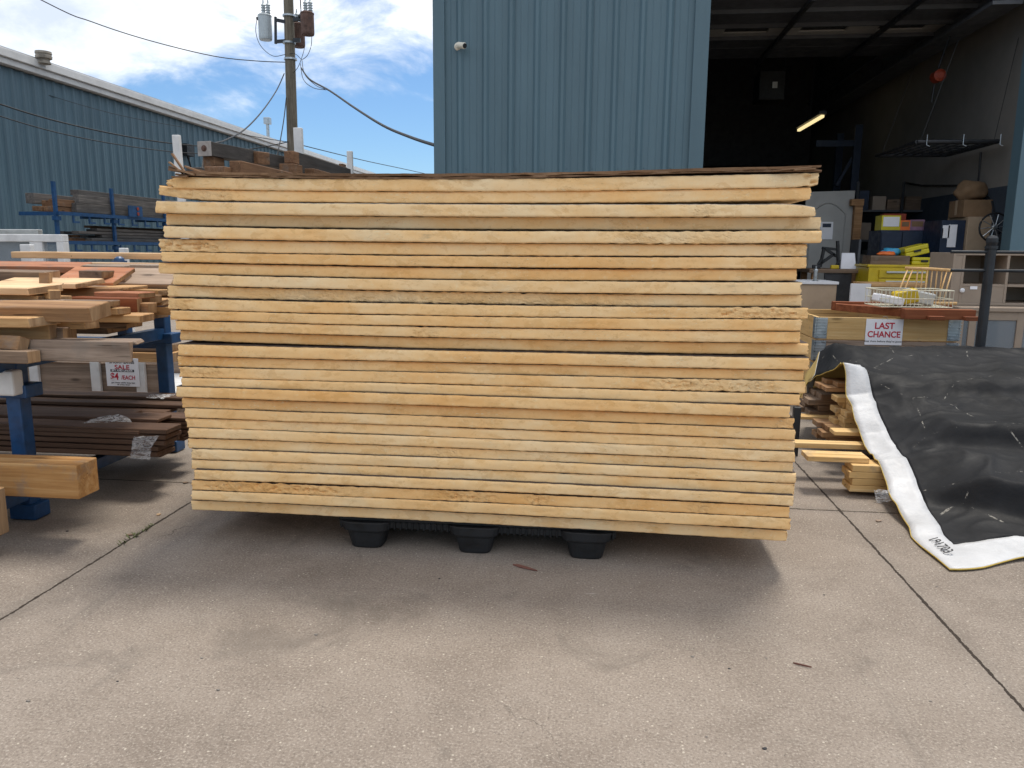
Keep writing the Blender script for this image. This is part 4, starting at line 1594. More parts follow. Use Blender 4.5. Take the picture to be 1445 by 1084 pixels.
# printed code along the hem near the ground corner
tdir = (tarp_point(.985, .07) - tarp_point(.93, .07)).normalized()
ang = math.degrees(math.atan2(tdir.y, tdir.x))
lettering('191703', .055, 'ink_black', tarp_point(.955, .07) + Vector((0, 0, .010)), tarp, name='printed_code', bold=.01, rx=20, rz=ang)

# planks under the tarp
TG = 'planks under the tarp'
def bundle(label, x_px, y_top, y_bot, Y, rows, cols, cd, length, mat, jit=.05, gap=.002):
    A, B = at(x_px, y_top, Y=Y), at(x_px, y_bot, Y=Y)
    h = (A.z - B.z)/rows
    for r_ in range(rows):
        for c in range(cols):
            x0 = A.x + random.uniform(-jit, jit)
            m = MB()
            m.box(x0, x0 + length, Y + c*cd, Y + (c+1)*cd - .004, B.z + r_*h, B.z + (r_+1)*h - gap)
            tag(m.build('plank', mat, bevel=.002, bseg=1), label, 'plank', TG)


bundle('pale plank in the low neat stack at the foot of the tarp', 1203, 656, 694, 3.98, 4, 1, .13, .19, 'spruce', .012)
bundle('plank in the stepped stack halfway up under the tarp', 1196, 566, 606, 4.62, 5, 2, .12, .40, 'spruce', .03)
bundle('dark plank in the shaded rear stack under the tarp', 1150, 556, 588, 5.08, 4, 2, .13, .5, 'old_brown', .05)
bundle('brown plank in the topmost layer right under the tarp', 1172, 540, 553, 4.86, 2, 2, .11, .4, 'pine_dark', .05)
bundle('pale plank in the lowest rear layer under the tarp', 1170, 602, 626, 4.66, 3, 2, .12, .5, 'pine_dark', .04)
for (x0, yt, yb, Y, dp, lab) in ((1140, 644, 651, 4.02, .13, 'pale plank sticking out lowest from under the tarp'), (1096, 624, 631, 4.28, .08, 'narrow pale plank sticking out furthest from under the tarp'),
                                 (1178, 609, 614.5, 4.42, .10, 'short pale plank end just above the long sticking-out planks'), (1130, 588, 592, 5.0, .10, 'thin plank end on the concrete behind the foam stack')):
    A, B = at(x0, yt, Y=Y), at(x0, yb, Y=Y)
    m = MB()
    m.box(A.x, A.x + {1096: .52, 1140: .31, 1178: .17}.get(x0, .45), Y, Y + dp, B.z, A.z)
    o = m.build('plank', 'spruce', bevel=.002, bseg=1)
    o['label'] = lab
    tag(o, lab, 'plank', TG)
m = MB()                                         # bearers that carry the pile
for xx in (1.75, 2.6):
    m = MB()
    m.box(xx, xx + .09, 4.0, 5.35, .0, .09)
    tag(m.build('bearer', 'old_brown_depth'), 'rough bearer timber under the tarped lumber pile', 'timber', 'bearers under the tarp')
q0, q1 = at(1121, 575, Y=4.75), at(1128, 618, Y=4.75)
m = MB()
m.box(q0.x, q1.x, 4.75, 4.79, 0, q0.z)
tag(m.build('stand_post', 'black_steel', bevel=.004), 'black post standing between the foam stack and the tarped pile', 'post')
film('scrap of clear film hanging from the low plank stack', [[(1232, 690, 3.83), (1256, 690, 3.80)], [(1236, 710, 3.8), (1258, 706, 3.78)]])

# ================================================================ PALLET COLLAR CRATE WITH THE LAST CHANCE SIGN
LY = 6.0
col_ = thing('pallet_collar_crate', 'hinged pine pallet collar crate with galvanised corners, carrying the LAST CHANCE sign', 'crate', (2.15, 6.4, 0))
x0, x1 = at(1152, 470, Y=LY).x, at(1352, 470, Y=LY).x
ztop = at(1250, 449, Y=LY).z
hb = ztop - at(1250, 480.5, Y=LY).z
for k in range(4):
    z1_ = ztop - k*(hb + .006)
    z0_ = max(z1_ - hb, .0)
    mt = 'spruce' if k == 0 else 'old_grey'
    m = MB()
    m.box(x0, x1, LY, LY + .022, z0_, z1_)
    o = m.build('front_board', mt, col_, bevel=.002, bseg=1)
    m = MB()
    m.box(x0, x1, LY + .80, LY + .822, z0_, z1_)
    m.build('rear_board', 'spruce', col_, bevel=.002, bseg=1)
    for xx in (x0, x1 - .022):
        m = MB()
        m.box(xx, xx + .022, LY + .0221, LY + .7999, z0_, z1_)
        m.build('end_board', 'spruce_depth', col_, bevel=.002, bseg=1)
    if z0_ == 0:
        break
for xx, sg in ((x0, -1), (x1, 1)):
    for k in range(3):
        z1_ = ztop - k*(hb + .006)
        m = MB()
        m.box(xx - .012 if sg < 0 else xx - .075, xx + .075 if sg < 0 else xx + .012, LY - .004, LY - .0008, z1_ - hb + .006, z1_ - .004)
        m.box(xx - .003 - .001 if sg < 0 else xx + .001, xx - .001 if sg < 0 else xx + .004, LY - .004, LY + .09, z1_ - hb + .006, z1_ - .004)
        for j in range(7):                       # embossed knuckles
            zz = z1_ - hb + .02 + j*(hb - .035)/6
            m.box(xx - .018 if sg < 0 else xx - .07, xx + .07 if sg < 0 else xx + .018, LY - .010, LY - .0041, zz - .004, zz + .004)
        m.build('hinge', 'galvanised', col_)
m = MB()
m.box(x0 + .03, x1 - .03, LY + .03, LY + .79, .02, .1)
m.build('base', 'old_grey', col_)


def last_chance():
    Y = LY - .006
    a_, b2 = at(1223, 450, Y=Y), at(1272, 487.5, Y=Y)
    s = thing('last_chance_sign', 'white paper LAST CHANCE sign in red capitals pinned to the collar crate', 'sign', ((a_.x + b2.x)/2, Y, b2.z))
    m = MB()
    m.box(a_.x, b2.x, Y, Y + .002, b2.z, a_.z)
    m.build('sheet', 'paper', s)
    cx, hh = (a_.x + b2.x)/2, a_.z - b2.z
    lettering('LAST', hh*.34, 'ink_red', (cx, Y - .001, b2.z + hh*.73), s, bold=.022, squeeze=.98)
    lettering('CHANCE', hh*.33, 'ink_red', (cx, Y - .001, b2.z + hh*.40), s, bold=.022, squeeze=.90)
    lettering("Get them before they're gone!", hh*.10, 'ink_black', (cx, Y - .001, b2.z + hh*.14), s, bold=.004, squeeze=1.12)
    m = MB()
    m.tube([(cx - .02, Y, a_.z - .002), (cx - .015, Y, a_.z + .018), (cx + .012, Y, a_.z + .018), (cx + .016, Y, a_.z - .002)], .002, 6)
    m.build('clip', 'galvanised', s)


last_chance()

# reddish slatted frame lying on the crate
zc_ = ztop + .004
fr = thing('cedar_frame', 'reddish cedar slatted frame lying across the collar crate', 'frame', (2.2, 6.2, zc_))
A1, B1 = at(1278, 441, Y=5.86), at(1378, 439, Y=5.86)
m = MB()
m.box(A1.x, B1.x, 5.86, 5.95, zc_ + .002, zc_ + .075)
m.build('front_rail', 'cedar', fr, bevel=.003)
m = MB()
A2 = at(1178, 420, Y=6.55)
m.hexa([(A2.x, 6.5, zc_ + .01), (A1.x + .02, 5.951, zc_ + .01), (A1.x + .09, 5.99, zc_ + .01), (A2.x + .02, 6.58, zc_ + .01),
        (A2.x, 6.5, zc_ + .065), (A1.x + .02, 5.951, zc_ + .065), (A1.x + .09, 5.99, zc_ + .065), (A2.x + .02, 6.58, zc_ + .065)])
m.build('side_rail', 'cedar', fr, bevel=.003)
m = MB()
A3, B3 = at(1177, 418, Y=6.62), at(1345, 420, Y=6.62)
m.box(A3.x, B3.x, 6.62, 6.68, zc_ + .003, zc_ + .075)
m.build('rear_rail', 'cedar', fr, bevel=.003)
for k in range(4):
    u = .22 + k*.2
    xx = A2.x + (A1.x - A2.x)*u
    yy = 6.5 + (5.951 - 6.5)*u
    m = MB()
    m.box(xx + .03, xx + .08, yy + .06, 6.619, zc_ + .03, zc_ + .055)
    m.build('slat', 'cedar', fr, bevel=.002)
for px_ in (1320, 1371):
    q = at(px_, 446, Y=5.82)
    m = MB()
    m.box(q.x - .045, q.x + .06, 5.80, 5.8595, zc_ + .0015, zc_ + .03)
    m.build('peg', 'cedar', fr, bevel=.003)

# white wire basket with packages
zb = zc_ + .078
bk = thing('wire_basket', 'cream wire basket full of packaging on the cedar frame', 'basket', (2.45, 6.1, zb))
bx0, bx1 = at(1243, 425, Y=5.98).x, at(1344, 425, Y=5.98).x
by0, by1 = 5.97, 6.32
bz0, bz1 = zb + .004, at(1290, 410, Y=5.98).z
m = MB()
for zz in (bz0, (bz0 + bz1)/2, bz1):
    for (p_, q_) in (((bx0, by0), (bx1, by0)), ((bx1, by0), (bx1, by1)), ((bx1, by1), (bx0, by1)), ((bx0, by1), (bx0, by0))):
        m.tube([(p_[0], p_[1], zz), (q_[0], q_[1], zz)], .0032 if zz < bz1 else .005, 6)
nw = 17
for k in range(nw + 1):
    xx = bx0 + (bx1 - bx0)*k/nw
    m.tube([(xx, by0, bz1), (xx, by0, bz0), (xx, by1, bz0), (xx, by1, bz1)], .0026, 5)
for k in range(1, 6):
    yy = by0 + (by1 - by0)*k/6
    m.tube([(bx0, yy, bz1), (bx0, yy, bz0), (bx1, yy, bz0), (bx1, yy, bz1)], .0026, 5)
m.build('wires', 'wire_coating', bk)
for (ax, w_, h_, d_, mt, yw_, lab) in ((.16, .2, .06, .12, 'paper', 10, 'white crumpled package at the left of the wire basket'), (.42, .16, .10, .14, 'yellow_paint', -14, 'yellow packet in the middle of the wire basket'),
                                       (.62, .20, .095, .12, 'aluminium', 12, 'silver packet at the right of the wire basket'), (.55, .18, .05, .10, 'dark_grey', 4, 'dark packet low in the wire basket')):
    cx = bx0 + (bx1 - bx0)*ax
    m = MB()
    R = Matrix.Rotation(math.radians(yw_), 3, 'Y') @ Matrix.Rotation(math.radians(yw_*.6), 3, 'Z')
    m.obox((cx, 6.05 + .1*ax + (.1 if mt == 'dark_grey' else 0), bz0 + .02 + h_/2), R @ Vector((w_/2, 0, 0)), R @ Vector((0, d_/2, 0)), R @ Vector((0, 0, h_/2)))
    tag(m.build('packet', mt, bevel=.012), lab, 'packet', 'packets in the wire basket')

# spindle rail (a chair-like backrest) standing behind the basket
sy = 6.42
sp_ = thing('spindle_rail', 'pale wooden spindle rail standing behind the wire basket', 'spindle rail', (2.6, sy, zb))
tl, tr2 = at(1280, 378.5, Y=sy), at(1346, 382, Y=sy)
m = MB()
m.tube([tl + Vector((-.012, 0, 0)), (tl + tr2)/2 + Vector((0, .0, .003)), tr2 + Vector((.006, 0, 0))], .013, 10)
m.build('top_rail', 'birch', sp_, smooth=True)
for k in range(10):
    u = (k + .2)/9.6
    a_ = tl.lerp(tr2, u)
    spx = .0 if 1 < k < 8 else (-.10 if k < 2 else -.07)
    yb_ = sy - (.06 if spx else 0)
    m = MB()
    m.tube([a_, Vector((a_.x + spx, yb_, zb + .004))], .006, 8)
    m.build('spindle', 'birch', sp_, smooth=True)
m = MB()
m.tube([Vector((tl.x - .13, sy - .06, zb + .012)), Vector((tr2.x + .02, sy - .06, zb + .012))], .012, 10)
m.build('bottom_rail', 'birch', sp_, smooth=True)

# ================================================================ BLACK RAILING
ry = 5.45
pt, pb = at(1401, 332, Y=ry), at(1385, 490, Y=ry)
rl = thing('black_railing', 'black steel railing with a ball-topped post at the right edge', 'railing', (pt.x, ry, 0))
m = MB()
r_ = .031
m.lathe((pt.x, ry, 0), [(r_*1.9, 0), (r_*1.9, .012), (r_, .014), (r_, pt.z - .09), (r_*1.25, pt.z - .088), (r_*1.25, pt.z - .07), (r_*.95, pt.z - .068), (r_*1.15, pt.z - .045), (r_*1.15, pt.z - .02), (r_*.8, pt.z - .005), (.004, pt.z)], 18)
m.build('post', 'black_steel', rl)
for yy in (355.5, 381.5):
    q0, q1 = at(1342, yy, Y=ry), at(1500, yy, Y=ry)
    m = MB()
    m.tube([(q0.x, ry, q0.z), (pt.x + 1.6, ry, q0.z)], .011, 10)
    m.build('rail', 'black_steel', rl)
m = MB()
m.lathe((pt.x + 1.6, ry, 0), [(r_*1.9, 0), (r_*1.9, .012), (r_, .014), (r_, pt.z - .09), (r_*1.15, pt.z - .045), (.004, pt.z)], 18)
m.build('post', 'black_steel', rl)

# ================================================================ TAUPE SHELF UNITS
uy = 7.3
x0, x1 = at(1342, 400, Y=uy).x, at(1510, 400, Y=uy).x
zt_, zm_ = at(1400, 357, Y=uy).z, at(1400, 431, Y=uy).z
un = thing('taupe_cabinet', 'taupe open shelf cabinet with dark niches standing on a second cabinet', 'cabinet', ((x0 + x1)/2, uy + .3, zm_))


def carcass(parent, x0, x1, y0, y1, z0, z1, xs, zs, mat, back='taupe', th=.022):
    """open box with uprights at xs and shelves (xa, xb, z) in zs"""
    m = MB()
    m.box(x0, x0 + th, y0, y1, z0, z1)
    m.box(x1 - th, x1, y0, y1, z0, z1)
    m.box(x0 + th, x1 - th, y0, y1, z1 - th, z1)
    m.box(x0 + th, x1 - th, y0, y1, z0, z0 + th)
    for x in xs:
        m.box(x - th/2, x + th/2, y0 + .001, y1 - .001, z0 + th, z1 - th)
    for xa, xb, z in zs:
        m.box(xa, xb, y0 + .002, y1 - .002, z - th/2, z + th/2)
    m.build('carcass', mat, parent, bevel=.002, bseg=1)
    m = MB()
    m.box(x0 + th, x1 - th, y1 - .018, y1 - .01, z0 + th, z1 - th)
    m.build('back_panel', back, parent)


xa = at(1357, 400, Y=uy).x
xb_ = at(1420, 400, Y=uy).x
zmid = at(1390, 403, Y=uy).z
carcass(un, x0, x1, uy, uy + .5, zm_, zt_, [xa, xb_], [(xa + .011, xb_ - .011, zmid), (xb_ + .011, x1 - .022, zmid + .0)], 'taupe')
m = MB()
m.box(x0 + .0225, xa - .0115, uy + .004, uy + .02, zm_ + .0225, zt_ - .0225)
m.build('blind_panel', 'taupe', un)
m = MB()
m.box(xa + .0115, xb_ - .0115, uy + .004, uy + .022, zm_ + .0225, zmid - .0115)
dr = m.build('drawer_front', 'taupe', un, bevel=.002)
q = at(1374, 406, Y=uy)
m = MB()
m.box(q.x - .03, q.x + .03, uy - .002, uy + .0035, q.z - .015, q.z + .012)
m.build('tag', 'paper', dr)
q = at(1356, 410, Y=uy - .003)
m = MB()
m.lathe((q.x + .01, uy + .003, q.z), [(.02, 0), (.022, .012), (.012, .022)], 12, (0, -1, 0))
m.build('knob', 'white_board', dr, bevel=.002)
x0b = at(1352, 450, Y=uy - .25).x
lc = thing('glazed_cabinet', 'low taupe cabinet with grey glazed doors under the open shelf cabinet', 'cabinet', ((x0b + x1)/2, uy, 0))
zl = zm_ - .004
ym = uy - .25
m = MB()
m.box(x0b, x1, ym, uy + .52, zl - .035, zl)
m.build('worktop', 'taupe', lc, bevel=.004)
m = MB()
xs_ = [x0b + .03, at(1375, 450, Y=ym).x, at(1443, 450, Y=ym).x, x1 - .03]
for k, x in enumerate(xs_):
    m.box(x - .03, x + .03, ym + .02, ym + .05, .06, zl - .036)
m.box(xs_[0] + .031, xs_[-1] - .031, ym + .022, ym + .048, zl - .11, zl - .036)
m.box(x0b, x1, ym + .05, uy + .5, .0, .06)
m.build('frame', 'taupe', lc, bevel=.002, bseg=1)
for a_, b2 in zip(xs_, xs_[1:]):
    m = MB()
    m.box(a_ + .031, b2 - .031, ym + .032, ym + .038, .062, zl - .111)
    m.build('pane', 'window_glass', lc)
m = MB()
m.box(x0b + .02, x1 - .02, ym + .06, uy + .48, .33, .35)
m.build('shelf', 'taupe', lc)
m = MB()
m.box(x0b + .02, x1 - .02, uy + .485, uy + .5, .06, zl - .036)
m.build('back_panel', 'dark_grey', lc)
q0, q1 = at(1440, 402, Y=8.4), at(1470, 432, Y=8.4)
m = MB()
m.box(q0.x, q1.x, 8.4, 8.6, 0, q0.z)
tag(m.build('yellow_locker', 'yellow_plastic', bevel=.01), 'yellow strip of a locker at the right edge beside the cabinets', 'locker')

# ================================================================ THINGS IN AND BEFORE THE DOORWAY
# brown desk with a white top
dy = 8.9
x0, x1 = at(1124, 400, Y=dy).x, at(1184, 400, Y=dy).x
zt_ = at(1155, 397.5, Y=dy).z
ds_ = thing('reception_desk', 'brown board cabinet with a thin white top just right of the foam stack', 'cabinet', ((x0 + x1)/2, dy + .3, 0))
m = MB()
m.box(x0, x1, dy, dy + .6, zt_ - .03, zt_)
m.build('top', 'white_board', ds_, bevel=.003)
m = MB()
m.box(x0, x1 - .015, dy + .02, dy + .58, 0, zt_ - .031)
m.build('body', 'tan_board', ds_, bevel=.003)
q = at(1152, 397, Y=dy + .1)
m = MB()
m.lathe((q.x, dy + .15, zt_), [(.034, 0), (.036, .004), (.022, .012), (.022, .115), (.026, .12), (.018, .135), (.007, .14), (.007, .17)], 14)
tag(m.build('steel_bottle', 'galvanised', smooth=False), 'slim silver pump bottle on the white topped cabinet', 'bottle')
# low white-ended counter
x0, x1 = at(1200, 420, Y=8.6).x, at(1323, 420, Y=8.6).x
zt_ = at(1260, 401, Y=8.6).z
ct = thing('counter_unit', 'low pale wood counter with a white end panel behind the cedar frame', 'counter', ((x0 + x1)/2, 8.9, 0))
m = MB()
m.box(x0, at(1228, 420, Y=8.6).x, 8.6, 8.64, .0, zt_)
m.build('white_panel', 'white_board', ct, bevel=.003)
m = MB()
m.box(at(1228, 420, Y=8.6).x + .003, x1, 8.62, 9.2, 0, zt_ - .031)
m.build('body', 'tan_board', ct, bevel=.003)
m = MB()
m.box(at(1228, 420, Y=8.6).x + .003, x1 + .01, 8.6, 9.22, zt_ - .03, zt_)
m.build('top', 'pine', ct, bevel=.003)
# yellow tool chest
ty = 9.9
x0, x1 = at(1226, 390, Y=ty).x, at(1320, 390, Y=ty).x
zt_, zb_ = at(1270, 375, Y=ty).z, at(1270, 425, Y=ty).z
tc_ = thing('tool_chest', 'yellow steel tool chest with silver drawer pulls inside the doorway', 'tool chest', ((x0 + x1)/2, ty + .25, 0))
m = MB()
m.box(x0, x1, ty + .02, ty + .5, .12, zt_ - .02)
m.box(x0 - .02, x1 + .02, ty + .012, ty + .51, zt_ - .0195, zt_ + .01)
m.build('body', 'yellow_paint', tc_, bevel=.006)
for k in range(5):
    za = zt_ - .05 - k*.115
    m = MB()
    m.box(x0 + .12, x1 - .03, ty, ty + .019, za - .10, za)
    d_ = m.build('drawer', 'yellow_paint', tc_, bevel=.004)
    m = MB()
    m.box(x0 + .2, x1 - .12, ty - .02, ty - .001, za - .04, za - .018)
    m.build('pull', 'aluminium', d_, bevel=.003)
m = MB()
for xx in (x0 + .08, x1 - .08):
    for yy in (ty + .1, ty + .42):
        m.lathe((xx - .015, yy, .055), [(.055, 0), (.055, .03)], 14, (1, 0, 0))
m.build('castor', 'black_plastic', tc_)
zc2 = zt_ + .011
# yellow cases
for (xa_, xb2, yt, yb, rot, lab) in ((1288, 1321, 366, 377, 0, 'yellow plastic case lying flat on the tool chest'), (1278, 1310, 353, 372, 14, 'yellow plastic case tilted on top of the flat yellow case')):
    a_, b2 = at(xa_, yt, Y=ty + .1), at(xb2, yb, Y=ty + .1)
    hw_, hh_ = (b2.x - a_.x)/2, max(.035, (a_.z - b2.z)/2*(1 if rot == 0 else .75))
    t = thing('tool_case', lab, 'case', ((a_.x + b2.x)/2, ty + .25, zc2 if rot == 0 else zc2 + .1), 'yellow cases on the tool chest')
    c = Vector(((a_.x + b2.x)/2, ty + .25, zc2 + hh_ + (.0 if rot == 0 else .11)))
    R = Matrix.Rotation(math.radians(-rot), 3, 'Y')
    m = MB()
    m.obox(c - R @ Vector((0, 0, hh_*.5)), R @ Vector((hw_, 0, 0)), Vector((0, .14, 0)), R @ Vector((0, 0, hh_*.49)))
    m.build('base', 'yellow_plastic', t, bevel=.012)
    m = MB()
    m.obox(c + R @ Vector((0, 0, hh_*.5)), R @ Vector((hw_, 0, 0)), Vector((0, .14, 0)), R @ Vector((0, 0, hh_*.48)))
    m.build('lid', 'yellow_plastic', t, bevel=.012)
    m = MB()
    m.obox(c + Vector((0, -.15, 0)), R @ Vector((.04, 0, 0)), Vector((0, .008, 0)), R @ Vector((0, 0, .012)))
    m.build('latch', 'black_plastic', t)
# brown box with colourful bags
a_, b2 = at(1229, 363, Y=ty + .1), at(1283, 376, Y=ty + .1)
t = thing('open_box', 'dark brown open box holding coloured bags on the tool chest', 'box', ((a_.x + b2.x)/2, ty + .25, zc2))
m = MB()
bh = a_.z - b2.z
for (xa_, xb2, ya_, yb2) in ((a_.x, b2.x, ty + .1, ty + .115), (a_.x, b2.x, ty + .385, ty + .4), (a_.x, a_.x + .015, ty + .1151, ty + .3849), (b2.x - .015, b2.x, ty + .1151, ty + .3849)):
    m.box(xa_, xb2, ya_, yb2, zc2, zc2 + bh)
m.box(a_.x + .0151, b2.x - .0151, ty + .1151, ty + .3849, zc2, zc2 + .012)
m.build('box_side', 'old_brown', t)


def lump(name, mat, c, r, label, cat, seed=1, group=None):
    bm_ = MB()
    bmesh.ops.create_icosphere(bm_.bm, subdivisions=3, radius=1)
    for v in bm_.bm.verts:
        k = 1 + .28*fbm(v.co.x*1.6 + seed, v.co.y*1.6, v.co.z*1.6)
        v.co = Vector((v.co.x*r[0]*k, v.co.y*r[1]*k, v.co.z*r[2]*k)) + Vector(c)
    return tag(bm_.build(name, mat, smooth=True), label, cat, group)


q = at(1262, 357, Y=ty + .2)
lump('bag', 'cyan_plastic', (q.x, ty + .3, zc2 + bh + .045), (.12, .08, .055), 'bright blue bag in the brown box on the tool chest', 'bag', 2)
q = at(1254, 361, Y=ty + .12)
lump('bag', 'orange_plastic', (q.x, ty + .2, zc2 + bh + .022), (.11, .06, .032), 'orange bag in the brown box on the tool chest', 'bag', 5)

# white panelled door leaning inside
dY = 12.0
a_, b2 = at(1141, 270, Y=dY), at(1201, 385, Y=dY)
zt_ = a_.z
t = thing('panel_door', 'white arched panel door leaning inside the dark doorway', 'door', ((a_.x + b2.x)/2, dY, 0))
R = Vector((.0, .0, 1))
m = MB()
lean = .12
m.hexa([(a_.x - .02, dY, .02), (b2.x - .06, dY, .02), (b2.x - .06, dY + .04, .02), (a_.x - .02, dY + .04, .02),
        (a_.x + .0, dY + lean, zt_), (b2.x, dY + lean, zt_ + .02), (b2.x, dY + lean + .04, zt_ + .02), (a_.x, dY + lean + .04, zt_)])
dsl = m.build('door_leaf', 'door_white', t, bevel=.004)
m = MB()
cx, hw_ = (a_.x + b2.x)/2 - .02, (b2.x - a_.x)/2 - .1
def on(z):
    return dY + lean*z/zt_ - .003
arch = [(cx - hw_ + 2*hw_*k/14, zt_ - .32 + .16*math.sin(math.pi*k/14)) for k in range(15)]
m.tube([(x, on(z), z) for x, z in arch], .012, 6)
m.tube([(cx - hw_, on(zt_ - .32), zt_ - .32), (cx - hw_ - .01, on(.95), .95), (cx + hw_ - .02, on(.95), .95), (cx + hw_, on(zt_ - .32), zt_ - .32)], .012, 6)
m.build('moulding', 'door_white', t)
q0, q1 = at(1159, 313, Y=dY + .05), at(1175, 338, Y=dY + .05)
m = MB()
m.hexa([(q0.x, on(q1.z) - .012, q1.z), (q1.x, on(q1.z) - .012, q1.z), (q1.x, on(q1.z) - .009, q1.z), (q0.x, on(q1.z) - .009, q1.z),
        (q0.x, on(q0.z) - .012, q0.z), (q1.x, on(q0.z) - .012, q0.z), (q1.x, on(q0.z) - .009, q0.z), (q0.x, on(q0.z) - .009, q0.z)])
note = m.build('note', 'paper', t)
m = MB()
zz = q0.z - .05
m.box(q0.x + .03, q1.x - .03, on(zz) - .015, on(zz) - .0125, zz - .03, zz + .025)
m.build('blue_mark', 'navy', note)

# workbench with odds and ends
by = 10.3
x0, x1 = at(1142, 385, Y=by).x, at(1226, 385, Y=by).x
zt_ = at(1190, 380, Y=by).z
t = thing('workbench', 'dark workbench with a cluttered top inside the doorway', 'workbench', ((x0 + x1)/2, by + .3, 0))
m = MB()
m.box(x0, x1, by, by + .65, zt_ - .05, zt_)
m.build('top', 'old_brown', t, bevel=.004)
for xx in (x0 + .05, x1 - .1):
    for yy in (by + .04, by + .55):
        m = MB()
        m.box(xx, xx + .07, yy, yy + .07, 0, zt_ - .051)
        m.build('leg', 'pine_dark', t)
m = MB()
m.box(x0 + .2, x1 - .2, by + .02, by + .05, .3, zt_ - .052)
m.build('front_panel', 'dark_grey', t)
q = at(1172, 377, Y=by + .2)
t = thing('black_bracket', 'black angular metal bracket standing on the workbench', 'bracket', (q.x, by + .25, zt_))
for (a_, b2) in (((1157, 377), (1163, 350)), ((1160, 350), (1180, 352)), ((1166, 352), (1180, 362)), ((1182, 340), (1183, 377)), ((1158, 372), (1178, 358))):
    P_, Q_ = at(*a_, Y=by + .2), at(*b2, Y=by + .2)
    P_.z = max(P_.z, zt_ + .02)
    Q_.z = max(Q_.z, zt_ + .02)
    m = MB()
    m.bar(P_, Q_, .035, .045, (0, 1, 0))
    m.build('arm', 'black_plastic', t, bevel=.004)
a_, b2 = at(1188, 357, Y=by + .15), at(1208, 380, Y=by + .15)
m = MB()
m.hexa([(a_.x, by + .15, zt_ + .002), (b2.x, by + .15, zt_ + .002), (b2.x, by + .17, zt_ + .002), (a_.x, by + .17, zt_ + .002),
        (a_.x + .03, by + .25, a_.z), (b2.x, by + .25, a_.z), (b2.x, by + .27, a_.z), (a_.x + .03, by + .27, a_.z)])
tag(m.build('white_sheet', 'paper'), 'white sheet propped up on the workbench', 'paper')
a_, b2 = at(1209, 338, Y=by + .3), at(1212, 380, Y=by + .3)
t = thing('monitor', 'dark upright screen edge on the workbench left of the tool chest', 'screen', (a_.x, by + .35, zt_))
m = MB()
m.box(a_.x, a_.x + .03, by + .2, by + .55, zt_ + .06, a_.z)
m.build('screen', 'panel_grey', t, bevel=.006)
m = MB()
m.box(a_.x - .05, a_.x + .12, by + .25, by + .5, zt_ + .001, zt_ + .02)
m.box(a_.x + .005, a_.x + .025, by + .35, by + .4, zt_ + .02, zt_ + .0595)
m.build('stand', 'black_plastic', t)
for k, (px_, mt, lab) in enumerate(((1152, 'dark_grey', 'small dark tool at the left of the workbench'), (1178, 'yellow_paint', 'small yellow tool on the workbench'), (1218, 'dark_grey', 'small dark tool at the right of the workbench'))):
    q = at(px_, 376, Y=by + .1)
    t = thing('hand_tool', lab, 'tool', (q.x, by + .1, zt_))
    m = MB()
    m.box(q.x - .05, q.x + .05, by + .08, by + .13, zt_ + .001, zt_ + .05)
    m.build('tool_body', mt, t, bevel=.01)
    m = MB()
    m.bar((q.x + .02, by + .105, zt_ + .05), (q.x + .055, by + .105, zt_ + .12), .03, .03)
    m.build('grip', 'black_plastic', t, bevel=.006)

# shelf uprights and rough frame in the dark
t = thing('pallet_racking', 'dark steel pallet racking upright with a sloping brace inside the workshop', 'racking', (at(1212, 270, Y=14).x, 14, 0))
q0 = at(1213, 176, Y=14)
for yy in (14, 15):
    m = MB()
    m.box(q0.x - .06, q0.x + .06, yy, yy + .08, 0, q0.z)
    m.build('upright', 'navy', t)
m = MB()
a_, b2 = at(1150, 205, Y=14.1), at(1210, 203, Y=14.1)
m.box(a_.x, q0.x - .061, 14.02, 14.07, b2.z - .05, b2.z + .05)
m.build('beam', 'navy', t)
m = MB()
m.box(a_.x, q0.x - .061, 14.02, 14.07, b2.z - 1.25, b2.z - 1.1)
m.build('beam', 'navy', t)
m = MB()
m.bar(at(1207, 215, Y=14.1), at(1180, 262, Y=14.1), .05, .05)
m.build('brace', 'navy', t)
t = thing('timber_door_frame', 'brown timber post with a cross head right of the white door', 'frame', (at(1212, 300, Y=12).x, 12, 0))
a_, b2 = at(1202, 281, Y=12), at(1219, 290, Y=12)
m = MB()
m.box(a_.x, b2.x, 12, 12.1, b2.z, a_.z)
m.build('head', 'pine_dark', t)
m = MB()
m.box(b2.x - .12, b2.x - .01, 12, 12.1, 0, b2.z - .001)
m.build('post', 'pine_dark', t)

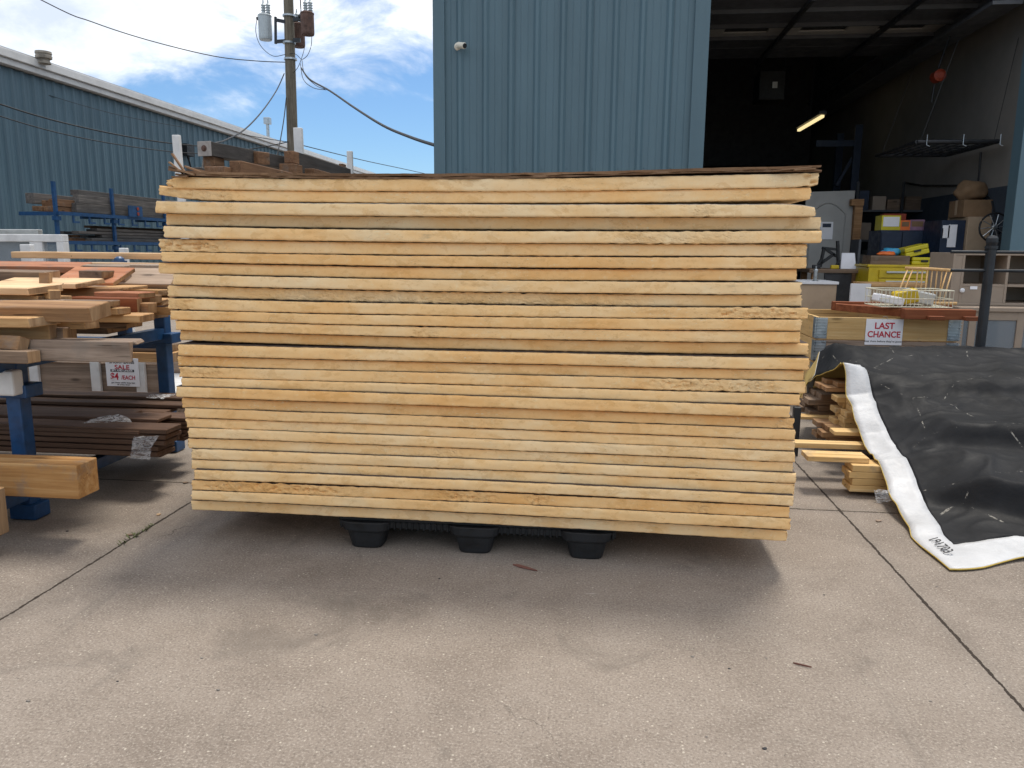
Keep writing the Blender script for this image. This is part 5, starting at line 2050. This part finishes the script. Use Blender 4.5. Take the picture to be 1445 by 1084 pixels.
# dark cupboard with cartons on it
cy_ = 11.0
x0, x1 = at(1243, 340, Y=cy_).x, at(1303, 340, Y=cy_).x
zt_ = at(1270, 325, Y=cy_).z
t = thing('dark_cupboard', 'dark blue cupboard behind the yellow cases', 'cupboard', ((x0 + x1)/2, cy_ + .3, 0))
m = MB()
m.box(x0, x1, cy_ + .02, cy_ + .5, 0, zt_)
m.build('body', 'navy', t, bevel=.006)
for a_, b2 in ((x0 + .01, (x0 + x1)/2 - .005), ((x0 + x1)/2 + .005, x1 - .01)):
    m = MB()
    m.box(a_, b2, cy_, cy_ + .0195, .08, zt_ - .03)
    m.build('door', 'navy', t, bevel=.004)
for (xa_, xb2, yt, mt, lab) in ((1245, 1270, 304, 'yellow_plastic', 'yellow and white carton on the dark blue cupboard'), (1271, 1284, 311, 'orange_plastic', 'small orange carton on the dark blue cupboard'), (1285, 1304, 310, 'purple_card', 'purplish carton on the dark blue cupboard')):
    a_, b2 = at(xa_, yt, Y=cy_ + .05), at(xb2, 325, Y=cy_ + .05)
    t = thing('carton', lab, 'carton', ((a_.x + b2.x)/2, cy_ + .2, zt_), 'cartons on the cupboard')
    m = MB()
    m.box(a_.x, b2.x, cy_ + .05, cy_ + .3, zt_ + .001, a_.z)
    o = m.build('carton_body', mt, t, bevel=.003)
    m = MB()
    m.box(a_.x + .02, b2.x - .02, cy_ + .046, cy_ + .0495, zt_ + .05, a_.z - .02)
    m.build('carton_print', 'paper' if mt == 'yellow_plastic' else 'cardboard', t)
m = MB()
a_, b2 = at(1244, 302, Y=cy_ + .4), at(1274, 325, Y=cy_ + .4)
m.box(a_.x, b2.x, cy_ + .32, cy_ + .45, zt_ + .001, a_.z)
tag(m.build('carton', 'red_paint', bevel=.004), 'red carton behind the yellow and white carton', 'carton', 'cartons on the cupboard')

# shelves of dim stock behind the workbench
sx0, sx1 = at(1206, 340, Y=12.6).x, at(1330, 340, Y=12.6).x
t = thing('stock_shelves', 'dim steel shelves full of boxes at the back of the doorway', 'shelves', ((sx0 + sx1)/2, 12.8, 0))
for zz in (.5, .95, 1.4, 1.85):
    m = MB()
    m.box(sx0, sx1, 12.6, 13.1, zz, zz + .03)
    m.build('shelf', 'panel_grey', t)
for xx in (sx0 - .041, (sx0 + sx1)/2 - .02, sx1 + .001):
    m = MB()
    m.box(xx, xx + .04, 12.58, 12.599, 0, 2.3)
    m.build('upright', 'black_steel', t)
for zz in (.531, .981, 1.431, 1.881):
    xx = sx0 + .03
    while xx < sx1 - .3:
        w_ = random.uniform(.14, .34)
        h_ = random.uniform(.16, .36)
        m = MB()
        m.box(xx, xx + w_, 12.64 + random.uniform(0, .06), 12.95, zz, zz + h_)
        tag(m.build('stock_box', random.choice(['cardboard', 'dark_grey', 'old_brown', 'taupe', 'navy', 'purple_card', 'panel_pale']), bevel=.005), 'one of the dim boxes on the steel shelves at the back of the doorway', 'box', 'boxes on the back shelves')
        xx += w_ + random.uniform(.01, .08)
# navy and beige lockers with papers
ly = 10.4
x0, xm, x1 = at(1342, 330, Y=ly).x, at(1364, 330, Y=ly).x, at(1398, 330, Y=ly).x
zt_ = at(1370, 306, Y=ly).z
t = thing('steel_locker', 'dark blue and beige steel locker with papers taped to its side, inside the doorway', 'locker', ((x0 + x1)/2, ly + .4, 0))
m = MB()
m.box(x0 - .1, xm, ly + .05, ly + .6, 0, zt_ - .04)
m.build('blue_cabinet', 'navy', t, bevel=.006)
m = MB()
m.box(xm + .004, x1, ly, ly + .6, 0, zt_)
m.build('beige_cabinet', 'tan_board', t, bevel=.006)
for (xa_, yt, yb) in ((1321, 322, 336), (1330, 318, 336), (1339, 317, 349)):
    a_, b2 = at(xa_, yt, Y=ly + .04), at(xa_ + 9, yb, Y=ly + .04)
    m = MB()
    m.box(max(a_.x, x0 - .09), b2.x, ly + .04, ly + .0445, b2.z, a_.z)
    m.build('notice', 'paper', t)
a_, b2 = at(1360, 282, Y=ly + .1), at(1402, 306, Y=ly + .1)
t = thing('cardboard_box', 'brown cardboard box on top of the steel locker', 'box', ((a_.x + b2.x)/2, ly + .3, zt_))
m = MB()
m.box(a_.x, b2.x, ly + .08, ly + .5, zt_ + .001, a_.z)
m.build('carton_body', 'cardboard', t, bevel=.004)
m = MB()
m.box(a_.x - .002, b2.x + .002, ly + .26, ly + .32, zt_ + .03, a_.z + .0015)
m.build('tape', 'tan_board', t)
q = at(1372, 268, Y=ly + .3)
lump('sack', 'cardboard', (q.x, ly + .32, a_.z + .12), (.20, .15, .14), 'crumpled brown sack on the cardboard box', 'sack', 9)
# spoked wheel on a stand
q = at(1403, 321, Y=10.1)
t = thing('spoked_wheel', 'shiny spoked wheel on a dark tripod beside the right door jamb', 'wheel', (q.x, 10.1, 0))
m = MB()
R_ = .17
ring = [(q.x + R_*math.cos(k*math.pi/16), 10.1, q.z + R_*math.sin(k*math.pi/16)) for k in range(33)]
m.tube(ring, .012, 8)
m.build('rim', 'black_plastic', t)
m = MB()
for k in range(10):
    a_ = k*math.pi/5
    m.tube([(q.x + .03*math.cos(a_), 10.09, q.z + .03*math.sin(a_)), (q.x + .158*math.cos(a_ + .1), 10.1, q.z + .158*math.sin(a_ + .1))], .006, 6)
m.build('spoke', 'galvanised', t)
m = MB()
m.lathe((q.x, 10.12, q.z), [(.035, 0), (.035, .03), (.02, .05)], 14, (0, -1, 0))
m.build('hub', 'galvanised', t)
for dx in (-.28, .2):
    m = MB()
    m.tube([(q.x, 10.14, q.z), (q.x + dx, 10.16, .0)], .014, 8)
    m.build('leg', 'black_steel', t)

# hanging wire rack, hoist, conduits, lamp, heater
hy = 9.9
A, B = at(1283, 213, Y=10.2), at(1418, 186, Y=10.2)
t = thing('hanging_rack', 'black wire rack hung on chains from the workshop side wall', 'rack', (4.2, 10.6, at(1350, 200, Y=10.2).z))
zr = at(1350, 203, Y=10.4).z
xa_, xb2 = at(1285, 205, Y=10.4).x, xD1 + .1
ya_, yb2 = 10.2, 11.6
m = MB()
for (p_, q_) in (((xa_, ya_), (xb2, ya_)), ((xb2, ya_), (xb2, yb2)), ((xb2, yb2), (xa_, yb2)), ((xa_, yb2), (xa_, ya_))):
    m.tube([(p_[0], p_[1], zr), (q_[0], q_[1], zr)], .025, 8)
for k in range(1, 8):
    xx = xa_ + (xb2 - xa_)*k/8
    m.tube([(xx, ya_, zr), (xx, yb2, zr)], .008, 6)
for k in range(1, 6):
    yy = ya_ + (yb2 - ya_)*k/6
    m.tube([(xa_, yy, zr + .004), (xb2, yy, zr + .004)], .008, 6)
m.build('grille', 'black_steel', t)
for (xx, yy) in ((xa_ + .05, ya_ + .05), (xb2 - .03, ya_ + .05), (xa_ + .05, yb2 - .05)):
    m = MB()
    m.tube([(xx, yy, zr), (min(xx + .35, xD1 + .24), yy + .05, zr + 1.2)], .003, 5)
    m.build('chain', 'black_steel', t)
for k in range(3):
    m = MB()
    xx = xa_ + .1 + k*.42
    m.tube([(xx, ya_ - .03, zr + .08), (xx, ya_ - .03, zr - .04), (xx + .03, ya_ - .05, zr - .06)], .005, 6)
    m.build('hook', 'galvanised', t)
q = at(1323, 108, Y=11.0)
t = thing('chain_hoist', 'orange chain hoist hanging from the crane beam', 'hoist', (q.x, 11, q.z))
m = MB()
m.lathe((q.x, 10.9, q.z), [(.04, 0), (.075, .02), (.075, .16), (.04, .18)], 16, (0, 1, 0))
m.build('drum', 'red_paint', t)
m = MB()
m.tube([(q.x, 11, q.z + .1), (4.4, 11, 3.98)], .012, 6)
m.tube([(q.x - .03, 11, q.z - .1), (q.x - .04, 11, q.z - .32)], .008, 6)
m.build('chain', 'black_steel', t)
m = MB()
for pts in ([(1278, 258), (1300, 262), (1380, 262), (1384, 215)], [(1380, 262), (1400, 285), (1410, 330)]):
    P = [at(x, y, X=xD1 + .235) for x, y in pts]
    m.tube(P, .014, 6)
tag(m.build('conduit', 'black_steel'), 'thin dark conduit branching across the workshop side wall', 'conduit')
a_, b2 = at(1127, 184, Y=15.8), at(1161, 164, Y=13.2)
t = thing('fluorescent_lamp', 'lit fluorescent tube lamp glowing in the dark workshop', 'lamp', (a_ + b2)/2)
MATS['lamp_glow'] = emit('lamp_glow', (1, .80, .40), .75)
m = MB()
za = (a_.z + b2.z)/2
a_, b2 = at(1127, 184, Z=za), at(1161, 164, Z=za)
m.bar(a_, b2, .05, .04)
m.build('tube', 'lamp_glow', t)
m = MB()
up = Vector((0, 0, .06))
m.bar(a_ + up, b2 + up, .12, .05)
m.build('housing', 'panel_grey', t)
m = MB()
m.tube([(a_ + b2)/2 + up, Vector(((a_.x + b2.x)/2, (a_.y + b2.y)/2, 6.8))], .012, 6)
m.build('hanger', 'black_steel', t)
q = at(1090, 120, Y=14)
t = thing('unit_heater', 'dark unit heater hanging from the workshop ceiling', 'heater', q)
m = MB()
m.box(q.x - .22, q.x + .22, 14, 14.5, q.z - .24, q.z + .24)
m.build('casing', 'black_plastic', t, bevel=.02)
m = MB()
m.box(q.x + .0, q.x + .08, 13.99, 13.999, q.z - .05, q.z + .05)
m.build('badge', 'aluminium', t)
for dx in (-.25, .25):
    m = MB()
    m.tube([(q.x + dx, 14.25, q.z + .3), (q.x + dx, 14.25, 6.8)], .012, 6)
    m.build('rod', 'black_steel', t)

# security camera on the workshop wall
q = at(650, 64, Y=WY - .1)
t = thing('security_camera', 'small cream bullet security camera on the blue workshop wall', 'camera', (q.x, WY, q.z))
m = MB()
m.lathe((q.x - .045, WY - .001, q.z + .005), [(.045, 0), (.045, .03), (.025, .045)], 16, (0, -1, 0))
m.build('mount', 'camera_white', t)
m = MB()
ax = Vector((.75, -.62, -.22))
m.lathe((q.x - .04, WY - .06, q.z + .012), [(.03, 0), (.036, .01), (.036, .12), (.03, .125)], 16, ax)
bd = m.build('housing', 'camera_white', t)
m = MB()
ax.normalize()
m.lathe(Vector((q.x - .04, WY - .06, q.z + .012)) + ax*.126, [(.029, 0), (.027, .008)], 16, ax)
m.build('lens', 'black_plastic', bd)

# ================================================================ SMALL THINGS ON THE CONCRETE
def chip(px, py, ln_, wd_, ang, mat, label, name='wood_chip', cat='debris', th=.006, group=None):
    c = at(px, py, Z=.001)
    a_ = Vector((math.cos(ang), math.sin(ang), 0))*ln_/2
    s_ = Vector((-math.sin(ang), math.cos(ang), 0))*wd_/2
    m = MB()
    outl = [c - a_ - s_*.3, c - a_*.4 - s_, c + a_*.6 - s_*.6, c + a_, c + a_*.3 + s_*.7, c - a_*.6 + s_]
    m.prism([Vector((p.x, p.y, .0015)) for p in outl], (0, 0, th))
    tag(m.build(name, mat, bevel=.001, bseg=1), label, cat, group)


chip(741, 802, .115, .018, -.45, 'red_wood', 'reddish wood splinter on the concrete in front of the pallet')
chip(1132, 940, .055, .0025, -.35, 'red_wood', 'thin reddish twig on the open concrete, right of centre')
chip(183, 756, .03, .016, .4, 'old_brown', 'tiny brown scrap beside the weeds in the joint')
chip(262, 682, .03, .02, .3, 'old_brown', 'dry leaf beside the lower left corner of the foam stack')
chip(1240, 736, .03, .02, .3, 'old_grey', 'pale chip near the crossing of the concrete joints')
chip(224, 727, .022, .016, .9, 'pine_pale', 'pale wood chip on the joint left of the foam stack')
PEB = [(1163, 840), (1322, 828), (1081, 929), (1029, 944), (977, 927), (1313, 990), (1079, 1057), (997, 1040), (446, 896), (166, 962), (308, 974), (285, 929), (620, 817), (1211, 676), (1206, 724), (95, 750), (40, 990)]
for k, (x, y) in enumerate(PEB):
    c = at(x, y, Z=0)
    mbb = MB()
    bmesh.ops.create_icosphere(mbb.bm, subdivisions=2, radius=1)
    r_ = random.uniform(.0022, .0048)
    for v in mbb.bm.verts:
        kk = 1 + .35*noise.noise(v.co*1.3 + Vector((k*3, 0, 0)))
        v.co = Vector((c.x + v.co.x*r_*1.5*kk, c.y + v.co.y*r_*kk, r_*.4 + v.co.z*r_*.6*kk))
    tag(mbb.build('pebble', 'stone' if k % 3 else 'dark_grey', smooth=True), 'small dark pebble scattered on the open concrete', 'pebble', 'pebbles on the concrete')
# weeds in the left joint
m = MB()
for k in range(38):
    c = at(random.uniform(174, 204), 757, Z=0)
    c = Vector((-1.979 + random.uniform(-.015, .015), at(188, 755, Z=0).y + random.uniform(-.13, .13), 0))
    a_ = random.uniform(0, 6.28)
    d_ = Vector((math.cos(a_), math.sin(a_), random.uniform(.3, 1.2)))*random.uniform(.012, .03)
    s_ = Vector((-math.sin(a_), math.cos(a_), 0))*random.uniform(.003, .006)
    m.bm.faces.new([m.bm.verts.new(q) for q in (c, c + d_*.5 + s_, c + d_, c + d_*.5 - s_)])
o = m.build('weeds', 'leaf')
tag(o, 'little tuft of weeds growing in the left concrete joint', 'weeds')
